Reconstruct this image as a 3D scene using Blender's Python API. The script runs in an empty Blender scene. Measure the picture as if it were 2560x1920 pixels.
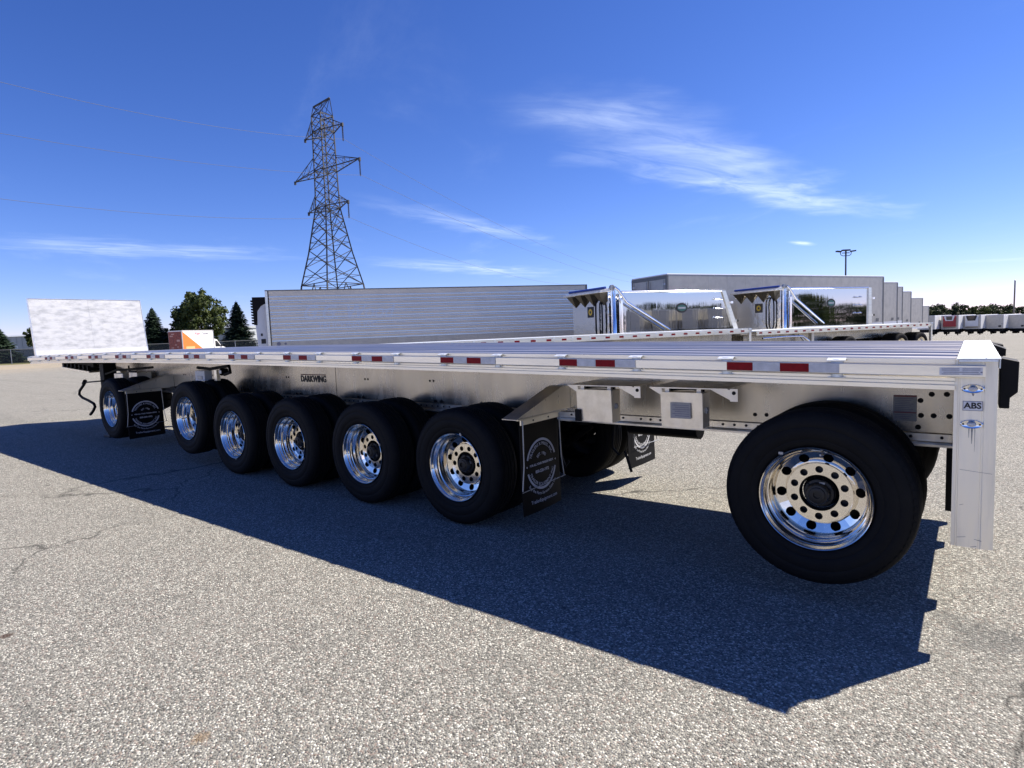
import bpy, bmesh, math, random
from mathutils import Vector, Matrix

random.seed(7)
rad = math.radians
SC = bpy.context.scene
COL = SC.collection

# ------------------------------------------------------------------ camera
CAM_POS = Vector((-0.1067, -3.6925, 1.6683))
RIGHT = Vector((0.79048, 0.61122, -0.03944))
UP = Vector((-0.02137, 0.09188, 0.99554))
FWD = Vector((-0.61212, 0.78611, -0.08569))
cam_data = bpy.data.cameras.new('camera')
cam_data.sensor_width = 36.0
cam_data.lens = 1487.3 / 2560 * 36.0
cam_data.clip_start = 0.05
cam_data.clip_end = 3000
cam = bpy.data.objects.new('camera', cam_data)
COL.objects.link(cam)
m = Matrix.Identity(4)
for i in range(3):
    m[i][0], m[i][1], m[i][2], m[i][3] = RIGHT[i], UP[i], -FWD[i], CAM_POS[i]
cam.matrix_world = m
SC.camera = cam
HF = Vector((-0.61438, 0.78901))      # horizontal forward of the camera
HR = Vector((0.78901, 0.61438))       # horizontal right

# ------------------------------------------------------------------ sun, sky, exposure
SUN_DIR = Vector((0.484, 0.768, 1.0)).normalized()      # towards the sun
SUN_EL = math.asin(SUN_DIR.z)
SUN_AZ = math.atan2(SUN_DIR.x, SUN_DIR.y)
sun_data = bpy.data.lights.new('sun', 'SUN')
sun_data.energy = 5.0
sun_data.angle = rad(0.53)
sun_data.color = (1.0, 0.915, 0.79)
sun = bpy.data.objects.new('sun', sun_data)
COL.objects.link(sun)
sun.rotation_euler = (-SUN_DIR).to_track_quat('-Z', 'Y').to_euler()
sun.location = (20, 30, 40)

world = bpy.data.worlds.new('World')
SC.world = world
world.use_nodes = True


def build_world():
    nt = world.node_tree
    N, L = nt.nodes, nt.links
    N.clear()
    out = N.new('ShaderNodeOutputWorld')
    bg = N.new('ShaderNodeBackground')
    bg.inputs['Strength'].default_value = 0.0545
    sky = N.new('ShaderNodeTexSky')
    sky.sky_type = 'NISHITA'
    sky.sun_disc = False
    sky.sun_elevation = SUN_EL
    sky.sun_rotation = SUN_AZ
    sky.air_density = 1.0
    sky.dust_density = 0.0
    sky.ozone_density = 3.0
    sky.altitude = 1500
    tc = N.new('ShaderNodeTexCoord')
    # planar projection of the view direction onto a cloud layer
    sep = N.new('ShaderNodeSeparateXYZ')
    L.new(tc.outputs['Generated'], sep.inputs[0])
    zc_ = N.new('ShaderNodeMath'); zc_.operation = 'MAXIMUM'; zc_.inputs[1].default_value = 0.02
    L.new(sep.outputs['Z'], zc_.inputs[0])
    dx = N.new('ShaderNodeMath'); dx.operation = 'DIVIDE'
    dy = N.new('ShaderNodeMath'); dy.operation = 'DIVIDE'
    L.new(sep.outputs['X'], dx.inputs[0]); L.new(zc_.outputs[0], dx.inputs[1])
    L.new(sep.outputs['Y'], dy.inputs[0]); L.new(zc_.outputs[0], dy.inputs[1])
    comb = N.new('ShaderNodeCombineXYZ')
    L.new(dx.outputs[0], comb.inputs[0]); L.new(dy.outputs[0], comb.inputs[1])

    def fib(scale, rot, stretch, detail, dist):
        mp0 = N.new('ShaderNodeMapping')
        mp0.inputs['Rotation'].default_value = (0, 0, rot)
        L.new(comb.outputs[0], mp0.inputs['Vector'])
        mp = N.new('ShaderNodeMapping')
        mp.inputs['Scale'].default_value = (scale, scale * stretch, scale)
        L.new(mp0.outputs[0], mp.inputs['Vector'])
        nz = N.new('ShaderNodeTexNoise')
        nz.inputs['Scale'].default_value = 1.0
        nz.inputs['Detail'].default_value = detail
        nz.inputs['Roughness'].default_value = 0.62
        nz.inputs['Distortion'].default_value = dist
        L.new(mp.outputs[0], nz.inputs['Vector'])
        return nz.outputs['Fac']

    def ramp(sock, lo, hi):
        r = N.new('ShaderNodeMapRange')
        r.interpolation_type = 'SMOOTHSTEP'
        r.inputs['From Min'].default_value = lo
        r.inputs['From Max'].default_value = hi
        L.new(sock, r.inputs['Value'])
        return r.outputs['Result']

    def mul(a, b):
        n = N.new('ShaderNodeMath'); n.operation = 'MULTIPLY'
        if isinstance(a, float): n.inputs[0].default_value = a
        else: L.new(a, n.inputs[0])
        if isinstance(b, float): n.inputs[1].default_value = b
        else: L.new(b, n.inputs[1])
        return n.outputs[0]

    def add(a, b):
        n = N.new('ShaderNodeMath'); n.operation = 'ADD'; n.use_clamp = True
        L.new(a, n.inputs[0]); L.new(b, n.inputs[1])
        return n.outputs[0]

    def wisp(direction_a, direction_b, width, core, strength):
        """a streak of cirrus between two directions of the sky, in the cloud layer's plane"""
        ax, ay = direction_a.x / direction_a.z, direction_a.y / direction_a.z
        bx_, by_ = direction_b.x / direction_b.z, direction_b.y / direction_b.z
        cx, cy = (ax + bx_) / 2, (ay + by_) / 2
        ang = math.atan2(by_ - ay, bx_ - ax)
        ln = math.hypot(bx_ - ax, by_ - ay) / 2
        sub = N.new('ShaderNodeVectorMath'); sub.operation = 'SUBTRACT'
        sub.inputs[1].default_value = (cx, cy, 0)
        L.new(comb.outputs[0], sub.inputs[0])
        mp = N.new('ShaderNodeMapping')
        mp.inputs['Rotation'].default_value = (0, 0, -ang)
        L.new(sub.outputs[0], mp.inputs['Vector'])
        # ragged border: push the point about with noise
        nz = N.new('ShaderNodeTexNoise'); nz.inputs['Scale'].default_value = 1.6; nz.inputs['Detail'].default_value = 5
        L.new(comb.outputs[0], nz.inputs['Vector'])
        off = N.new('ShaderNodeVectorMath'); off.operation = 'MULTIPLY_ADD'
        off.inputs[1].default_value = (width * 1.8, width * 1.8, 0)
        off.inputs[2].default_value = (-width * 0.9, -width * 0.9, 0)
        L.new(nz.outputs['Color'], off.inputs[0])
        ad = N.new('ShaderNodeVectorMath'); ad.operation = 'ADD'
        L.new(mp.outputs[0], ad.inputs[0]); L.new(off.outputs[0], ad.inputs[1])
        sc = N.new('ShaderNodeVectorMath'); sc.operation = 'MULTIPLY'
        sc.inputs[1].default_value = (1 / ln, 1 / width, 0)
        L.new(ad.outputs[0], sc.inputs[0])
        le = N.new('ShaderNodeVectorMath'); le.operation = 'LENGTH'
        L.new(sc.outputs[0], le.inputs[0])
        msk = ramp(le.outputs['Value'], 1.0, core)
        f = fib(1.5, -ang + 0.10, 3.0, 7, 0.8)
        return mul(mul(msk, ramp(f, 0.18, 0.85)), strength)

    def dirpx(u, v):
        return (FWD + RIGHT * ((u - 1280) / 1487.3) - UP * ((v - 960) / 1487.3)).normalized()

    c = wisp(dirpx(1130, 265), dirpx(2290, 560), 0.44, 0.0, 0.58)
    c = add(c, wisp(dirpx(1180, 250), dirpx(1800, 330), 0.36, 0.0, 0.36))
    c = add(c, wisp(dirpx(1400, 275), dirpx(2050, 450), 0.30, 0.0, 0.42))
    c = add(c, wisp(dirpx(820, 470), dirpx(1440, 625), 0.34, 0.0, 0.36))
    c = add(c, wisp(dirpx(-300, 590), dirpx(800, 650), 0.80, 0.0, 0.40))
    c = add(c, wisp(dirpx(840, 640), dirpx(1420, 695), 0.9, 0.0, 0.5))
    c = add(c, wisp(dirpx(1975, 600), dirpx(2040, 614), 0.16, 0.0, 0.9))
    c = add(c, wisp(dirpx(2330, 655), dirpx(2800, 640), 0.5, 0.0, 0.5))
    # thin cirrus over the rest of the sky
    gen = ramp(fib(0.35, 0.6, 2.6, 7, 0.4), 0.56, 0.86)
    c = add(c, mul(gen, 0.10))
    # fade the projected layer out where it meets the horizon
    c = mul(c, ramp(sep.outputs['Z'], 0.015, 0.10))
    mix = N.new('ShaderNodeMix'); mix.data_type = 'RGBA'
    mix.inputs['B'].default_value = (11.5, 13.0, 15.0, 1)
    L.new(c, mix.inputs['Factor'])
    # deep clear-air blue: each channel on its own curve
    sc_ = N.new('ShaderNodeSeparateColor'); L.new(sky.outputs[0], sc_.inputs[0])
    hsv = N.new('ShaderNodeCombineColor')
    for k, (g_, a_) in enumerate(((1.42, 0.55), (1.20, 0.725), (1.04, 1.44))):
        pw = N.new('ShaderNodeMath'); pw.operation = 'POWER'; pw.inputs[1].default_value = g_
        L.new(sc_.outputs[k], pw.inputs[0])
        L.new(mul(pw.outputs[0], a_), hsv.inputs[k])
    L.new(hsv.outputs[0], mix.inputs['A'])
    L.new(mix.outputs['Result'], bg.inputs['Color'])
    L.new(bg.outputs[0], out.inputs['Surface'])


build_world()
SC.view_settings.view_transform = 'Standard'
SC.view_settings.look = 'None'
SC.view_settings.exposure = 0.95
SC.view_settings.gamma = 1.0
SC.view_settings.use_curve_mapping = False
SC.render.engine = 'CYCLES'
SC.cycles.max_bounces = 8
SC.cycles.glossy_bounces = 5
SC.cycles.transparent_max_bounces = 12
SC.cycles.caustics_reflective = False
SC.cycles.caustics_refractive = False
SC.cycles.use_denoising = True


# ------------------------------------------------------------------ materials
def nodes_of(mat):
    mat.use_nodes = True
    nt = mat.node_tree
    b = nt.nodes.get('Principled BSDF')
    return nt, nt.nodes, nt.links, b


def pmat(name, color, rough=0.5, metal=0.0, var=0.0, vscale=3.0, vstretch=(1, 1, 1), color2=None, lo=0.35, hi=0.7,
         rvar=0.0, rscale=8.0, bump=0.0, bscale=30.0, bstretch=(1, 1, 1), spec=0.5, emit=None, detail=6, coat=0.0, world_pos=False):
    mt = bpy.data.materials.new(name)
    nt, N, L, b = nodes_of(mt)
    b.inputs['Base Color'].default_value = (*color, 1)
    b.inputs['Roughness'].default_value = rough
    b.inputs['Metallic'].default_value = metal
    b.inputs['Specular IOR Level'].default_value = spec
    b.inputs['Coat Weight'].default_value = coat
    tc = N.new('ShaderNodeTexCoord')
    src = tc.outputs['Object']
    if world_pos:
        g = N.new('ShaderNodeNewGeometry'); src = g.outputs['Position']

    def noise(scale, stretch, det=6):
        mp = N.new('ShaderNodeMapping')
        mp.inputs['Scale'].default_value = stretch
        L.new(src, mp.inputs['Vector'])
        nz = N.new('ShaderNodeTexNoise')
        nz.inputs['Scale'].default_value = scale
        nz.inputs['Detail'].default_value = det
        nz.inputs['Roughness'].default_value = 0.6
        L.new(mp.outputs[0], nz.inputs['Vector'])
        return nz.outputs['Fac']

    def mr(sock, lo_, hi_, a, c):
        r = N.new('ShaderNodeMapRange')
        r.inputs['From Min'].default_value = lo_; r.inputs['From Max'].default_value = hi_
        r.inputs['To Min'].default_value = a; r.inputs['To Max'].default_value = c
        L.new(sock, r.inputs['Value'])
        return r.outputs['Result']

    if color2 is not None or var > 0:
        f = noise(vscale, vstretch, detail)
        c2 = color2 if color2 is not None else tuple(max(0, x * (1 - var)) for x in color)
        mx = N.new('ShaderNodeMix'); mx.data_type = 'RGBA'
        mx.inputs['A'].default_value = (*color, 1); mx.inputs['B'].default_value = (*c2, 1)
        L.new(mr(f, lo, hi, 0, 1), mx.inputs['Factor'])
        L.new(mx.outputs['Result'], b.inputs['Base Color'])
    if rvar > 0:
        f = noise(rscale, vstretch, 4)
        L.new(mr(f, 0.3, 0.75, max(0.02, rough - rvar), min(1, rough + rvar)), b.inputs['Roughness'])
    if bump > 0:
        f = noise(bscale, bstretch, 4)
        bp = N.new('ShaderNodeBump'); bp.inputs['Strength'].default_value = 1.0
        bp.inputs['Distance'].default_value = bump
        L.new(f, bp.inputs['Height']); L.new(bp.outputs[0], b.inputs['Normal'])
    if emit:
        b.inputs['Emission Color'].default_value = (*emit, 1); b.inputs['Emission Strength'].default_value = 1.0
    return mt


def asphalt_material():
    mt = bpy.data.materials.new('exposed_aggregate_asphalt')
    nt, N, L, b = nodes_of(mt)
    g = N.new('ShaderNodeNewGeometry')
    pos = g.outputs['Position']

    def vor(scale, feature='F1'):
        v = N.new('ShaderNodeTexVoronoi')
        v.feature = feature
        v.inputs['Scale'].default_value = scale
        L.new(pos, v.inputs['Vector'])
        return v

    def noise(scale, detail=5, rough=0.6, dist=0.0):
        n = N.new('ShaderNodeTexNoise')
        n.inputs['Scale'].default_value = scale; n.inputs['Detail'].default_value = detail
        n.inputs['Roughness'].default_value = rough; n.inputs['Distortion'].default_value = dist
        L.new(pos, n.inputs['Vector'])
        return n

    def mr(sock, lo, hi, a=0.0, c=1.0, smooth=False):
        r = N.new('ShaderNodeMapRange')
        if smooth: r.interpolation_type = 'SMOOTHSTEP'
        r.inputs['From Min'].default_value = lo; r.inputs['From Max'].default_value = hi
        r.inputs['To Min'].default_value = a; r.inputs['To Max'].default_value = c
        L.new(sock, r.inputs['Value'])
        return r.outputs['Result']

    def mix(f, a, c, mode='MIX'):
        m_ = N.new('ShaderNodeMix'); m_.data_type = 'RGBA'; m_.blend_type = mode
        if isinstance(f, float): m_.inputs['Factor'].default_value = f
        else: L.new(f, m_.inputs['Factor'])
        for key, val in (('A', a), ('B', c)):
            if isinstance(val, tuple): m_.inputs[key].default_value = (*val, 1)
            else: L.new(val, m_.inputs[key])
        return m_.outputs['Result']

    v1 = vor(108.0)
    v2 = vor(215.0)
    rampn = N.new('ShaderNodeValToRGB')
    cr = rampn.color_ramp
    cr.elements[0].position = 0.0; cr.elements[0].color = (0.085, 0.080, 0.074, 1)
    cr.elements[1].position = 1.0; cr.elements[1].color = (0.82, 0.79, 0.73, 1)
    for p, c in ((0.22, (0.140, 0.136, 0.129, 1)), (0.55, (0.255, 0.246, 0.230, 1)), (0.80, (0.40, 0.383, 0.356, 1))):
        e = cr.elements.new(p); e.color = c
    sepc = N.new('ShaderNodeSeparateColor')
    L.new(v1.outputs['Color'], sepc.inputs[0])
    L.new(sepc.outputs[0], rampn.inputs[0])
    stone = rampn.outputs[0]
    sepd = N.new('ShaderNodeSeparateColor')
    L.new(v2.outputs['Color'], sepd.inputs[0])
    fine = mix(mr(sepd.outputs[0], 0, 1), (0.10, 0.095, 0.088), (0.36, 0.338, 0.310))
    base = mix(mr(v1.outputs['Distance'], 0.50, 0.85, 0, 1), stone, fine)
    # a pinkish stone here and there
    base = mix(mr(sepc.outputs[1], 0.86, 0.9, 0, 0.35), base, (0.42, 0.29, 0.25))
    # broad worn and stained patches
    n1 = noise(0.55, 6, 0.62)
    base = mix(mr(n1.outputs['Fac'], 0.45, 0.75, 0.0, 0.26), base, (0.36, 0.335, 0.30))
    n2 = noise(1.7, 5, 0.6, 0.5)
    base = mix(mr(n2.outputs['Fac'], 0.58, 0.8, 0.0, 0.3), base, (0.13, 0.128, 0.125))
    mpt = N.new('ShaderNodeMapping'); mpt.inputs['Scale'].default_value = (0.05, 1.1, 1.0); mpt.inputs['Rotation'].default_value = (0, 0, rad(-14))
    L.new(pos, mpt.inputs['Vector'])
    ntk = N.new('ShaderNodeTexNoise'); ntk.inputs['Scale'].default_value = 1.0; ntk.inputs['Detail'].default_value = 3
    L.new(mpt.outputs[0], ntk.inputs['Vector'])
    base = mix(mr(ntk.outputs['Fac'], 0.52, 0.70, 0.0, 0.30), base, (0.15, 0.145, 0.138))
    # small dark tar flecks and drips
    nfl = noise(7.0, 2, 0.4)
    base = mix(mr(nfl.outputs['Fac'], 0.74, 0.78, 0.0, 0.7), base, (0.07, 0.068, 0.066))
    # rust spot of dead leaves / drips, sparse
    n3 = noise(2.6, 3, 0.5)
    base = mix(mr(n3.outputs['Fac'], 0.78, 0.84, 0.0, 0.35), base, (0.26, 0.17, 0.10))
    # sandy dirt washed over the far edge of the yard
    sx = N.new('ShaderNodeSeparateXYZ'); L.new(pos, sx.inputs[0])
    far = mr(sx.outputs['X'], -52.0, -88.0, 0, 1, True)
    n4 = noise(0.16, 5, 0.6)
    m_ = N.new('ShaderNodeMath'); m_.operation = 'MULTIPLY'; L.new(far, m_.inputs[0])
    L.new(mr(n4.outputs['Fac'], 0.3, 0.6, 0.25, 1.0), m_.inputs[1])
    base = mix(m_.outputs[0], base, (0.40, 0.33, 0.25))
    # an old oil stain and a few rusty leaf marks where the photograph has them
    def spot(x, y, r, col, amt, nscale=9.0):
        global_f = N.new('ShaderNodeVectorMath'); global_f.operation = 'DISTANCE'
        global_f.inputs[1].default_value = (x, y, 0)
        nn = noise(nscale, 4, 0.65)
        mm = N.new('ShaderNodeMath'); mm.operation = 'MULTIPLY_ADD'; mm.inputs[1].default_value = r * 1.4; mm.inputs[2].default_value = -r * 0.7
        L.new(nn.outputs['Fac'], mm.inputs[0])
        L.new(pos, global_f.inputs[0])
        aa = N.new('ShaderNodeMath'); aa.operation = 'ADD'
        L.new(global_f.outputs['Value'], aa.inputs[0]); L.new(mm.outputs[0], aa.inputs[1])
        return mix(mr(aa.outputs[0], r * 0.35, r, amt, 0.0, True), base, col)
    base = spot(-0.02, 0.10, 0.24, (0.10, 0.10, 0.10), 0.5)
    base = spot(-0.20, 0.26, 0.16, (0.12, 0.12, 0.12), 0.35)
    base = spot(-2.68, -2.65, 0.055, (0.26, 0.17, 0.09), 0.5, 40.0)
    base = spot(-4.6, -2.89, 0.05, (0.08, 0.05, 0.04), 0.9, 30.0)
    # cracks
    nd = noise(0.5, 4, 0.6)
    wv = N.new('ShaderNodeVectorMath'); wv.operation = 'MULTIPLY_ADD'
    wv.inputs[1].default_value = (2.0, 2.0, 0)
    L.new(nd.outputs['Color'], wv.inputs[0]); L.new(pos, wv.inputs[2])
    ve = N.new('ShaderNodeTexVoronoi'); ve.feature = 'DISTANCE_TO_EDGE'; ve.inputs['Scale'].default_value = 0.16
    L.new(wv.outputs[0], ve.inputs['Vector'])
    crack = mr(ve.outputs['Distance'], 0.0, 0.0030, 1, 0)
    cm = N.new('ShaderNodeMath'); cm.operation = 'MULTIPLY'
    L.new(crack, cm.inputs[0]); L.new(mr(noise(0.3, 2).outputs['Fac'], 0.42, 0.55, 0, 0.8), cm.inputs[1])
    base = mix(cm.outputs[0], base, (0.05, 0.048, 0.045))
    base = mix(1.0, base, (0.845, 0.868, 0.835), 'MULTIPLY')
    L.new(base, b.inputs['Base Color'])
    b.inputs['Roughness'].default_value = 0.88
    b.inputs['Specular IOR Level'].default_value = 0.25
    bp = N.new('ShaderNodeBump'); bp.inputs['Strength'].default_value = 0.9; bp.inputs['Distance'].default_value = 0.006
    L.new(mr(v1.outputs['Distance'], 0, 0.7, 1, 0), bp.inputs['Height'])
    L.new(bp.outputs[0], b.inputs['Normal'])
    return mt


def bulkhead_material():
    """aluminium sheet, scuffed in long level smears"""
    return pmat('scuffed_aluminium', (0.53, 0.54, 0.56), rough=0.5, metal=0.2, color2=(0.24, 0.255, 0.28), vscale=3.0,
                vstretch=(1, 1.6, 4.2), lo=0.44, hi=0.82, rvar=0.1, rscale=5, bump=0.002, bscale=5, detail=9)


def leaf_material(name, c1, c2):
    mt = bpy.data.materials.new(name)
    nt, N, L, b = nodes_of(mt)
    g = N.new('ShaderNodeNewGeometry')
    nz = N.new('ShaderNodeTexNoise'); nz.inputs['Scale'].default_value = 0.9; nz.inputs['Detail'].default_value = 4
    L.new(g.outputs['Position'], nz.inputs['Vector'])
    r = N.new('ShaderNodeMapRange'); r.inputs['From Min'].default_value = 0.35; r.inputs['From Max'].default_value = 0.65
    L.new(nz.outputs['Fac'], r.inputs['Value'])
    ri = N.new('ShaderNodeMath'); ri.operation = 'MULTIPLY_ADD'; ri.inputs[1].default_value = 0.5; ri.inputs[2].default_value = -0.25
    L.new(g.outputs['Random Per Island'], ri.inputs[0])
    ad = N.new('ShaderNodeMath'); ad.operation = 'ADD'; ad.use_clamp = True
    L.new(r.outputs['Result'], ad.inputs[0]); L.new(ri.outputs[0], ad.inputs[1])
    mx = N.new('ShaderNodeMix'); mx.data_type = 'RGBA'
    mx.inputs['A'].default_value = (*c1, 1); mx.inputs['B'].default_value = (*c2, 1)
    L.new(ad.outputs[0], mx.inputs['Factor'])
    L.new(mx.outputs['Result'], b.inputs['Base Color'])
    b.inputs['Roughness'].default_value = 0.6
    b.inputs['Specular IOR Level'].default_value = 0.25
    # thin leaves let some sun through
    tr = N.new('ShaderNodeBsdfTranslucent')
    L.new(mx.outputs['Result'], tr.inputs['Color'])
    ms = N.new('ShaderNodeMixShader'); ms.inputs[0].default_value = 0.28
    out = N.get('Material Output')
    L.new(b.outputs[0], ms.inputs[1]); L.new(tr.outputs[0], ms.inputs[2]); L.new(ms.outputs[0], out.inputs['Surface'])
    return mt


def chainlink_material():
    mt = bpy.data.materials.new('chain_link')
    nt, N, L, b = nodes_of(mt)
    b.inputs['Base Color'].default_value = (0.035, 0.045, 0.045, 1)
    b.inputs['Roughness'].default_value = 0.6
    tc = N.new('ShaderNodeTexCoord')
    mp = N.new('ShaderNodeMapping'); mp.inputs['Rotation'].default_value = (0, rad(45), 0); mp.inputs['Scale'].default_value = (14, 14, 14)
    L.new(tc.outputs['Object'], mp.inputs['Vector'])
    ck = N.new('ShaderNodeTexChecker'); ck.inputs['Scale'].default_value = 1.0
    L.new(mp.outputs[0], ck.inputs['Vector'])
    tr = N.new('ShaderNodeBsdfTransparent')
    ms = N.new('ShaderNodeMixShader')
    mr = N.new('ShaderNodeMapRange'); mr.inputs['To Min'].default_value = 0.15; mr.inputs['To Max'].default_value = 0.62
    L.new(ck.outputs['Fac'], mr.inputs['Value']); L.new(mr.outputs['Result'], ms.inputs[0])
    out = N.get('Material Output')
    L.new(tr.outputs[0], ms.inputs[1]); L.new(b.outputs[0], ms.inputs[2]); L.new(ms.outputs[0], out.inputs['Surface'])
    return mt


M = {}
M['asphalt'] = asphalt_material()
M['grass'] = pmat('dry_grass', (0.10, 0.115, 0.035), rough=0.9, color2=(0.20, 0.165, 0.075), vscale=1.2, lo=0.4, hi=0.62, bump=0.05, bscale=9, world_pos=True)
M['mill'] = pmat('mill_aluminium', (0.84, 0.785, 0.68), rough=0.36, metal=0.9, color2=(0.50, 0.48, 0.45), vscale=2.0, vstretch=(1.6, 1, 0.25), lo=0.42, hi=0.7, rvar=0.1, rscale=14)
M['rail'] = pmat('rail_aluminium', (1.0, 0.945, 0.81), rough=0.30, metal=0.92, color2=(0.80, 0.755, 0.65), vscale=3.0, vstretch=(0.35, 1, 3), lo=0.40, hi=0.80, rvar=0.03, rscale=5)
M['post'] = pmat('post_aluminium', (0.96, 0.905, 0.775), rough=0.45, metal=0.8, color2=(0.78, 0.735, 0.63), vscale=5.0, vstretch=(2.5, 1, 0.22), lo=0.45, hi=0.72, rvar=0.1, rscale=20)
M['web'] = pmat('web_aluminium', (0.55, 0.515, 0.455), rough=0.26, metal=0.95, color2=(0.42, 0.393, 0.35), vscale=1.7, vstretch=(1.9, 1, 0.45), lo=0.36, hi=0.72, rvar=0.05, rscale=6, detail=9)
M['deck'] = pmat('deck_aluminium', (0.86, 0.80, 0.72), rough=0.38, metal=0.85, color2=(0.62, 0.58, 0.52), vscale=1.6, vstretch=(0.22, 7, 1), lo=0.4, hi=0.7, rvar=0.12, rscale=4)
M['plate'] = pmat('rear_plate_aluminium', (0.90, 0.93, 0.94), rough=0.42, metal=0.55, color2=(0.72, 0.77, 0.79), vscale=6, vstretch=(3, 0.4, 1), lo=0.45, hi=0.7)
M['lid'] = pmat('box_lid_aluminium', (1.0, 0.93, 0.80), rough=0.38, metal=0.85, color2=(0.82, 0.75, 0.62), vscale=9, lo=0.4, hi=0.7, rvar=0.05, rscale=14)
M['polished'] = pmat('polished_rim', (0.86, 0.82, 0.75), rough=0.12, metal=1.0, rvar=0.05, rscale=18)
M['mirror'] = pmat('mirror_polished', (0.56, 0.575, 0.60), rough=0.025, metal=1.0, bump=0.0016, bscale=2.2, bstretch=(2.0, 2.0, 0.12))
M['ripple'] = pmat('rippled_polish', (0.75, 0.76, 0.78), rough=0.05, metal=1.0, bump=0.012, bscale=2.6, bstretch=(1.5, 1.5, 1.2))
M['chrome'] = pmat('chrome_tube', (0.86, 0.86, 0.87), rough=0.08, metal=1.0)
M['hub'] = pmat('hub_black', (0.010, 0.010, 0.011), rough=0.45, metal=0.1, var=0.3, vscale=20)
M['rubber'] = pmat('tyre_rubber', (0.0060, 0.0060, 0.0066), rough=0.7, spec=0.16, color2=(0.010, 0.0097, 0.0095), vscale=7, bump=0.0008, bscale=60)
M['flap'] = pmat('flap_rubber', (0.004, 0.004, 0.0048), rough=0.5, spec=0.10, bump=0.002, bscale=4)
M['black'] = pmat('black_steel', (0.0055, 0.0055, 0.0065), rough=0.6, spec=0.2, var=0.3, vscale=9)
M['darksteel'] = pmat('dark_steel', (0.05, 0.05, 0.052), rough=0.55, metal=0.4, var=0.3, vscale=5)
M['red'] = pmat('red_reflector', (0.30, 0.006, 0.012), rough=0.45, spec=0.15, color2=(0.20, 0.004, 0.009), vscale=40)
M['silver'] = pmat('silver_reflector', (0.44, 0.46, 0.50), rough=0.33, metal=0.3, color2=(0.58, 0.60, 0.65), vscale=22, coat=0.3)
M['bulkhead'] = bulkhead_material()
M['kick'] = pmat('bulkhead_kick_strip', (0.64, 0.65, 0.65), rough=0.45, metal=0.25, var=0.08, vscale=4)
M['decal'] = pmat('decal_grey', (0.50, 0.51, 0.55), rough=0.5)
M['ink'] = pmat('black_ink', (0.015, 0.014, 0.014), rough=0.5)
M['inkred'] = pmat('dark_red_ink', (0.09, 0.012, 0.016), rough=0.5)
M['label'] = pmat('label_white', (0.80, 0.80, 0.80), rough=0.4, var=0.15, vscale=30)
M['sticker'] = pmat('faded_sticker', (0.44, 0.42, 0.39), rough=0.5, var=0.25, vscale=18)
M['lens'] = pmat('lamp_lens', (0.62, 0.60, 0.57), rough=0.2, spec=0.6, coat=0.5)
M['white'] = pmat('white_paint', (0.74, 0.75, 0.76), rough=0.4, var=0.10, vscale=1.2)
M['greypanel'] = pmat('reefer_side', (0.80, 0.70, 0.555), rough=0.38, metal=0.35, color2=(0.71, 0.62, 0.495), vscale=0.8, vstretch=(1, 1, 2), lo=0.4, hi=0.65)
M['rib'] = pmat('reefer_rib', (1.0, 0.93, 0.79), rough=0.22, metal=0.6)
M['van'] = pmat('van_side', (0.57, 0.53, 0.455), rough=0.42, metal=0.35, color2=(0.50, 0.465, 0.40), vscale=2.5, lo=0.42, hi=0.62)
M['vandark'] = pmat('van_frame', (0.20, 0.20, 0.19), rough=0.5, metal=0.3, var=0.2, vscale=5)
M['roofwhite'] = pmat('van_roof', (0.80, 0.81, 0.82), rough=0.35, metal=0.3)
M['ghost'] = pmat('ghost_lettering', (0.72, 0.70, 0.68), rough=0.4, metal=0.3)
M['spruce'] = leaf_material('spruce_needles', (0.020, 0.040, 0.024), (0.050, 0.080, 0.050))
M['leaf'] = leaf_material('leaves', (0.038, 0.062, 0.016), (0.10, 0.125, 0.036))
M['leafdark'] = leaf_material('dark_leaves', (0.024, 0.040, 0.018), (0.058, 0.078, 0.032))
M['bark'] = pmat('bark', (0.10, 0.08, 0.06), rough=0.9, var=0.4, vscale=4)
M['lattice'] = pmat('tower_steel', (0.055, 0.058, 0.065), rough=0.6, metal=0.4, var=0.3, vscale=1.0)
M['insulator'] = pmat('insulator', (0.04, 0.03, 0.03), rough=0.3)
M['wire'] = pmat('conductor', (0.11, 0.115, 0.13), rough=0.7)
M['wood'] = pmat('pole_wood', (0.14, 0.125, 0.11), rough=0.9, var=0.3, vscale=2)
M['galv'] = pmat('galvanised', (0.42, 0.43, 0.44), rough=0.45, metal=0.6, var=0.2, vscale=6)
M['chain'] = chainlink_material()
M['siding'] = pmat('metal_siding', (0.42, 0.45, 0.47), rough=0.5, metal=0.2, var=0.15, vscale=0.4)
M['orange'] = pmat('orange_vinyl', (0.83, 0.20, 0.035), rough=0.4, var=0.1, vscale=4)
M['rusty'] = pmat('rear_door_red', (0.27, 0.055, 0.035), rough=0.5, color2=(0.15, 0.03, 0.025), vscale=4, lo=0.45, hi=0.6)
M['truckwhite'] = pmat('truck_white', (0.80, 0.80, 0.80), rough=0.35)
M['redprint'] = pmat('red_print', (0.62, 0.05, 0.10), rough=0.4)
M['greyprint'] = pmat('grey_print', (0.20, 0.19, 0.24), rough=0.4)
M['paleprint'] = pmat('pale_print', (0.60, 0.57, 0.62), rough=0.4)
M['glass'] = pmat('dark_glass', (0.02, 0.025, 0.03), rough=0.05, spec=0.7)
M['blue'] = pmat('blue_tarp', (0.035, 0.09, 0.42), rough=0.45, var=0.2, vscale=6)
M['yellow'] = pmat('yellow_print', (0.75, 0.50, 0.05), rough=0.4)
M['unitred'] = pmat('cooler_red', (0.33, 0.012, 0.02), rough=0.35)
M['carwhite'] = pmat('car_white', (0.75, 0.75, 0.76), rough=0.2, coat=0.6)
M['cardark'] = pmat('car_dark', (0.03, 0.032, 0.04), rough=0.2, coat=0.6)
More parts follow.
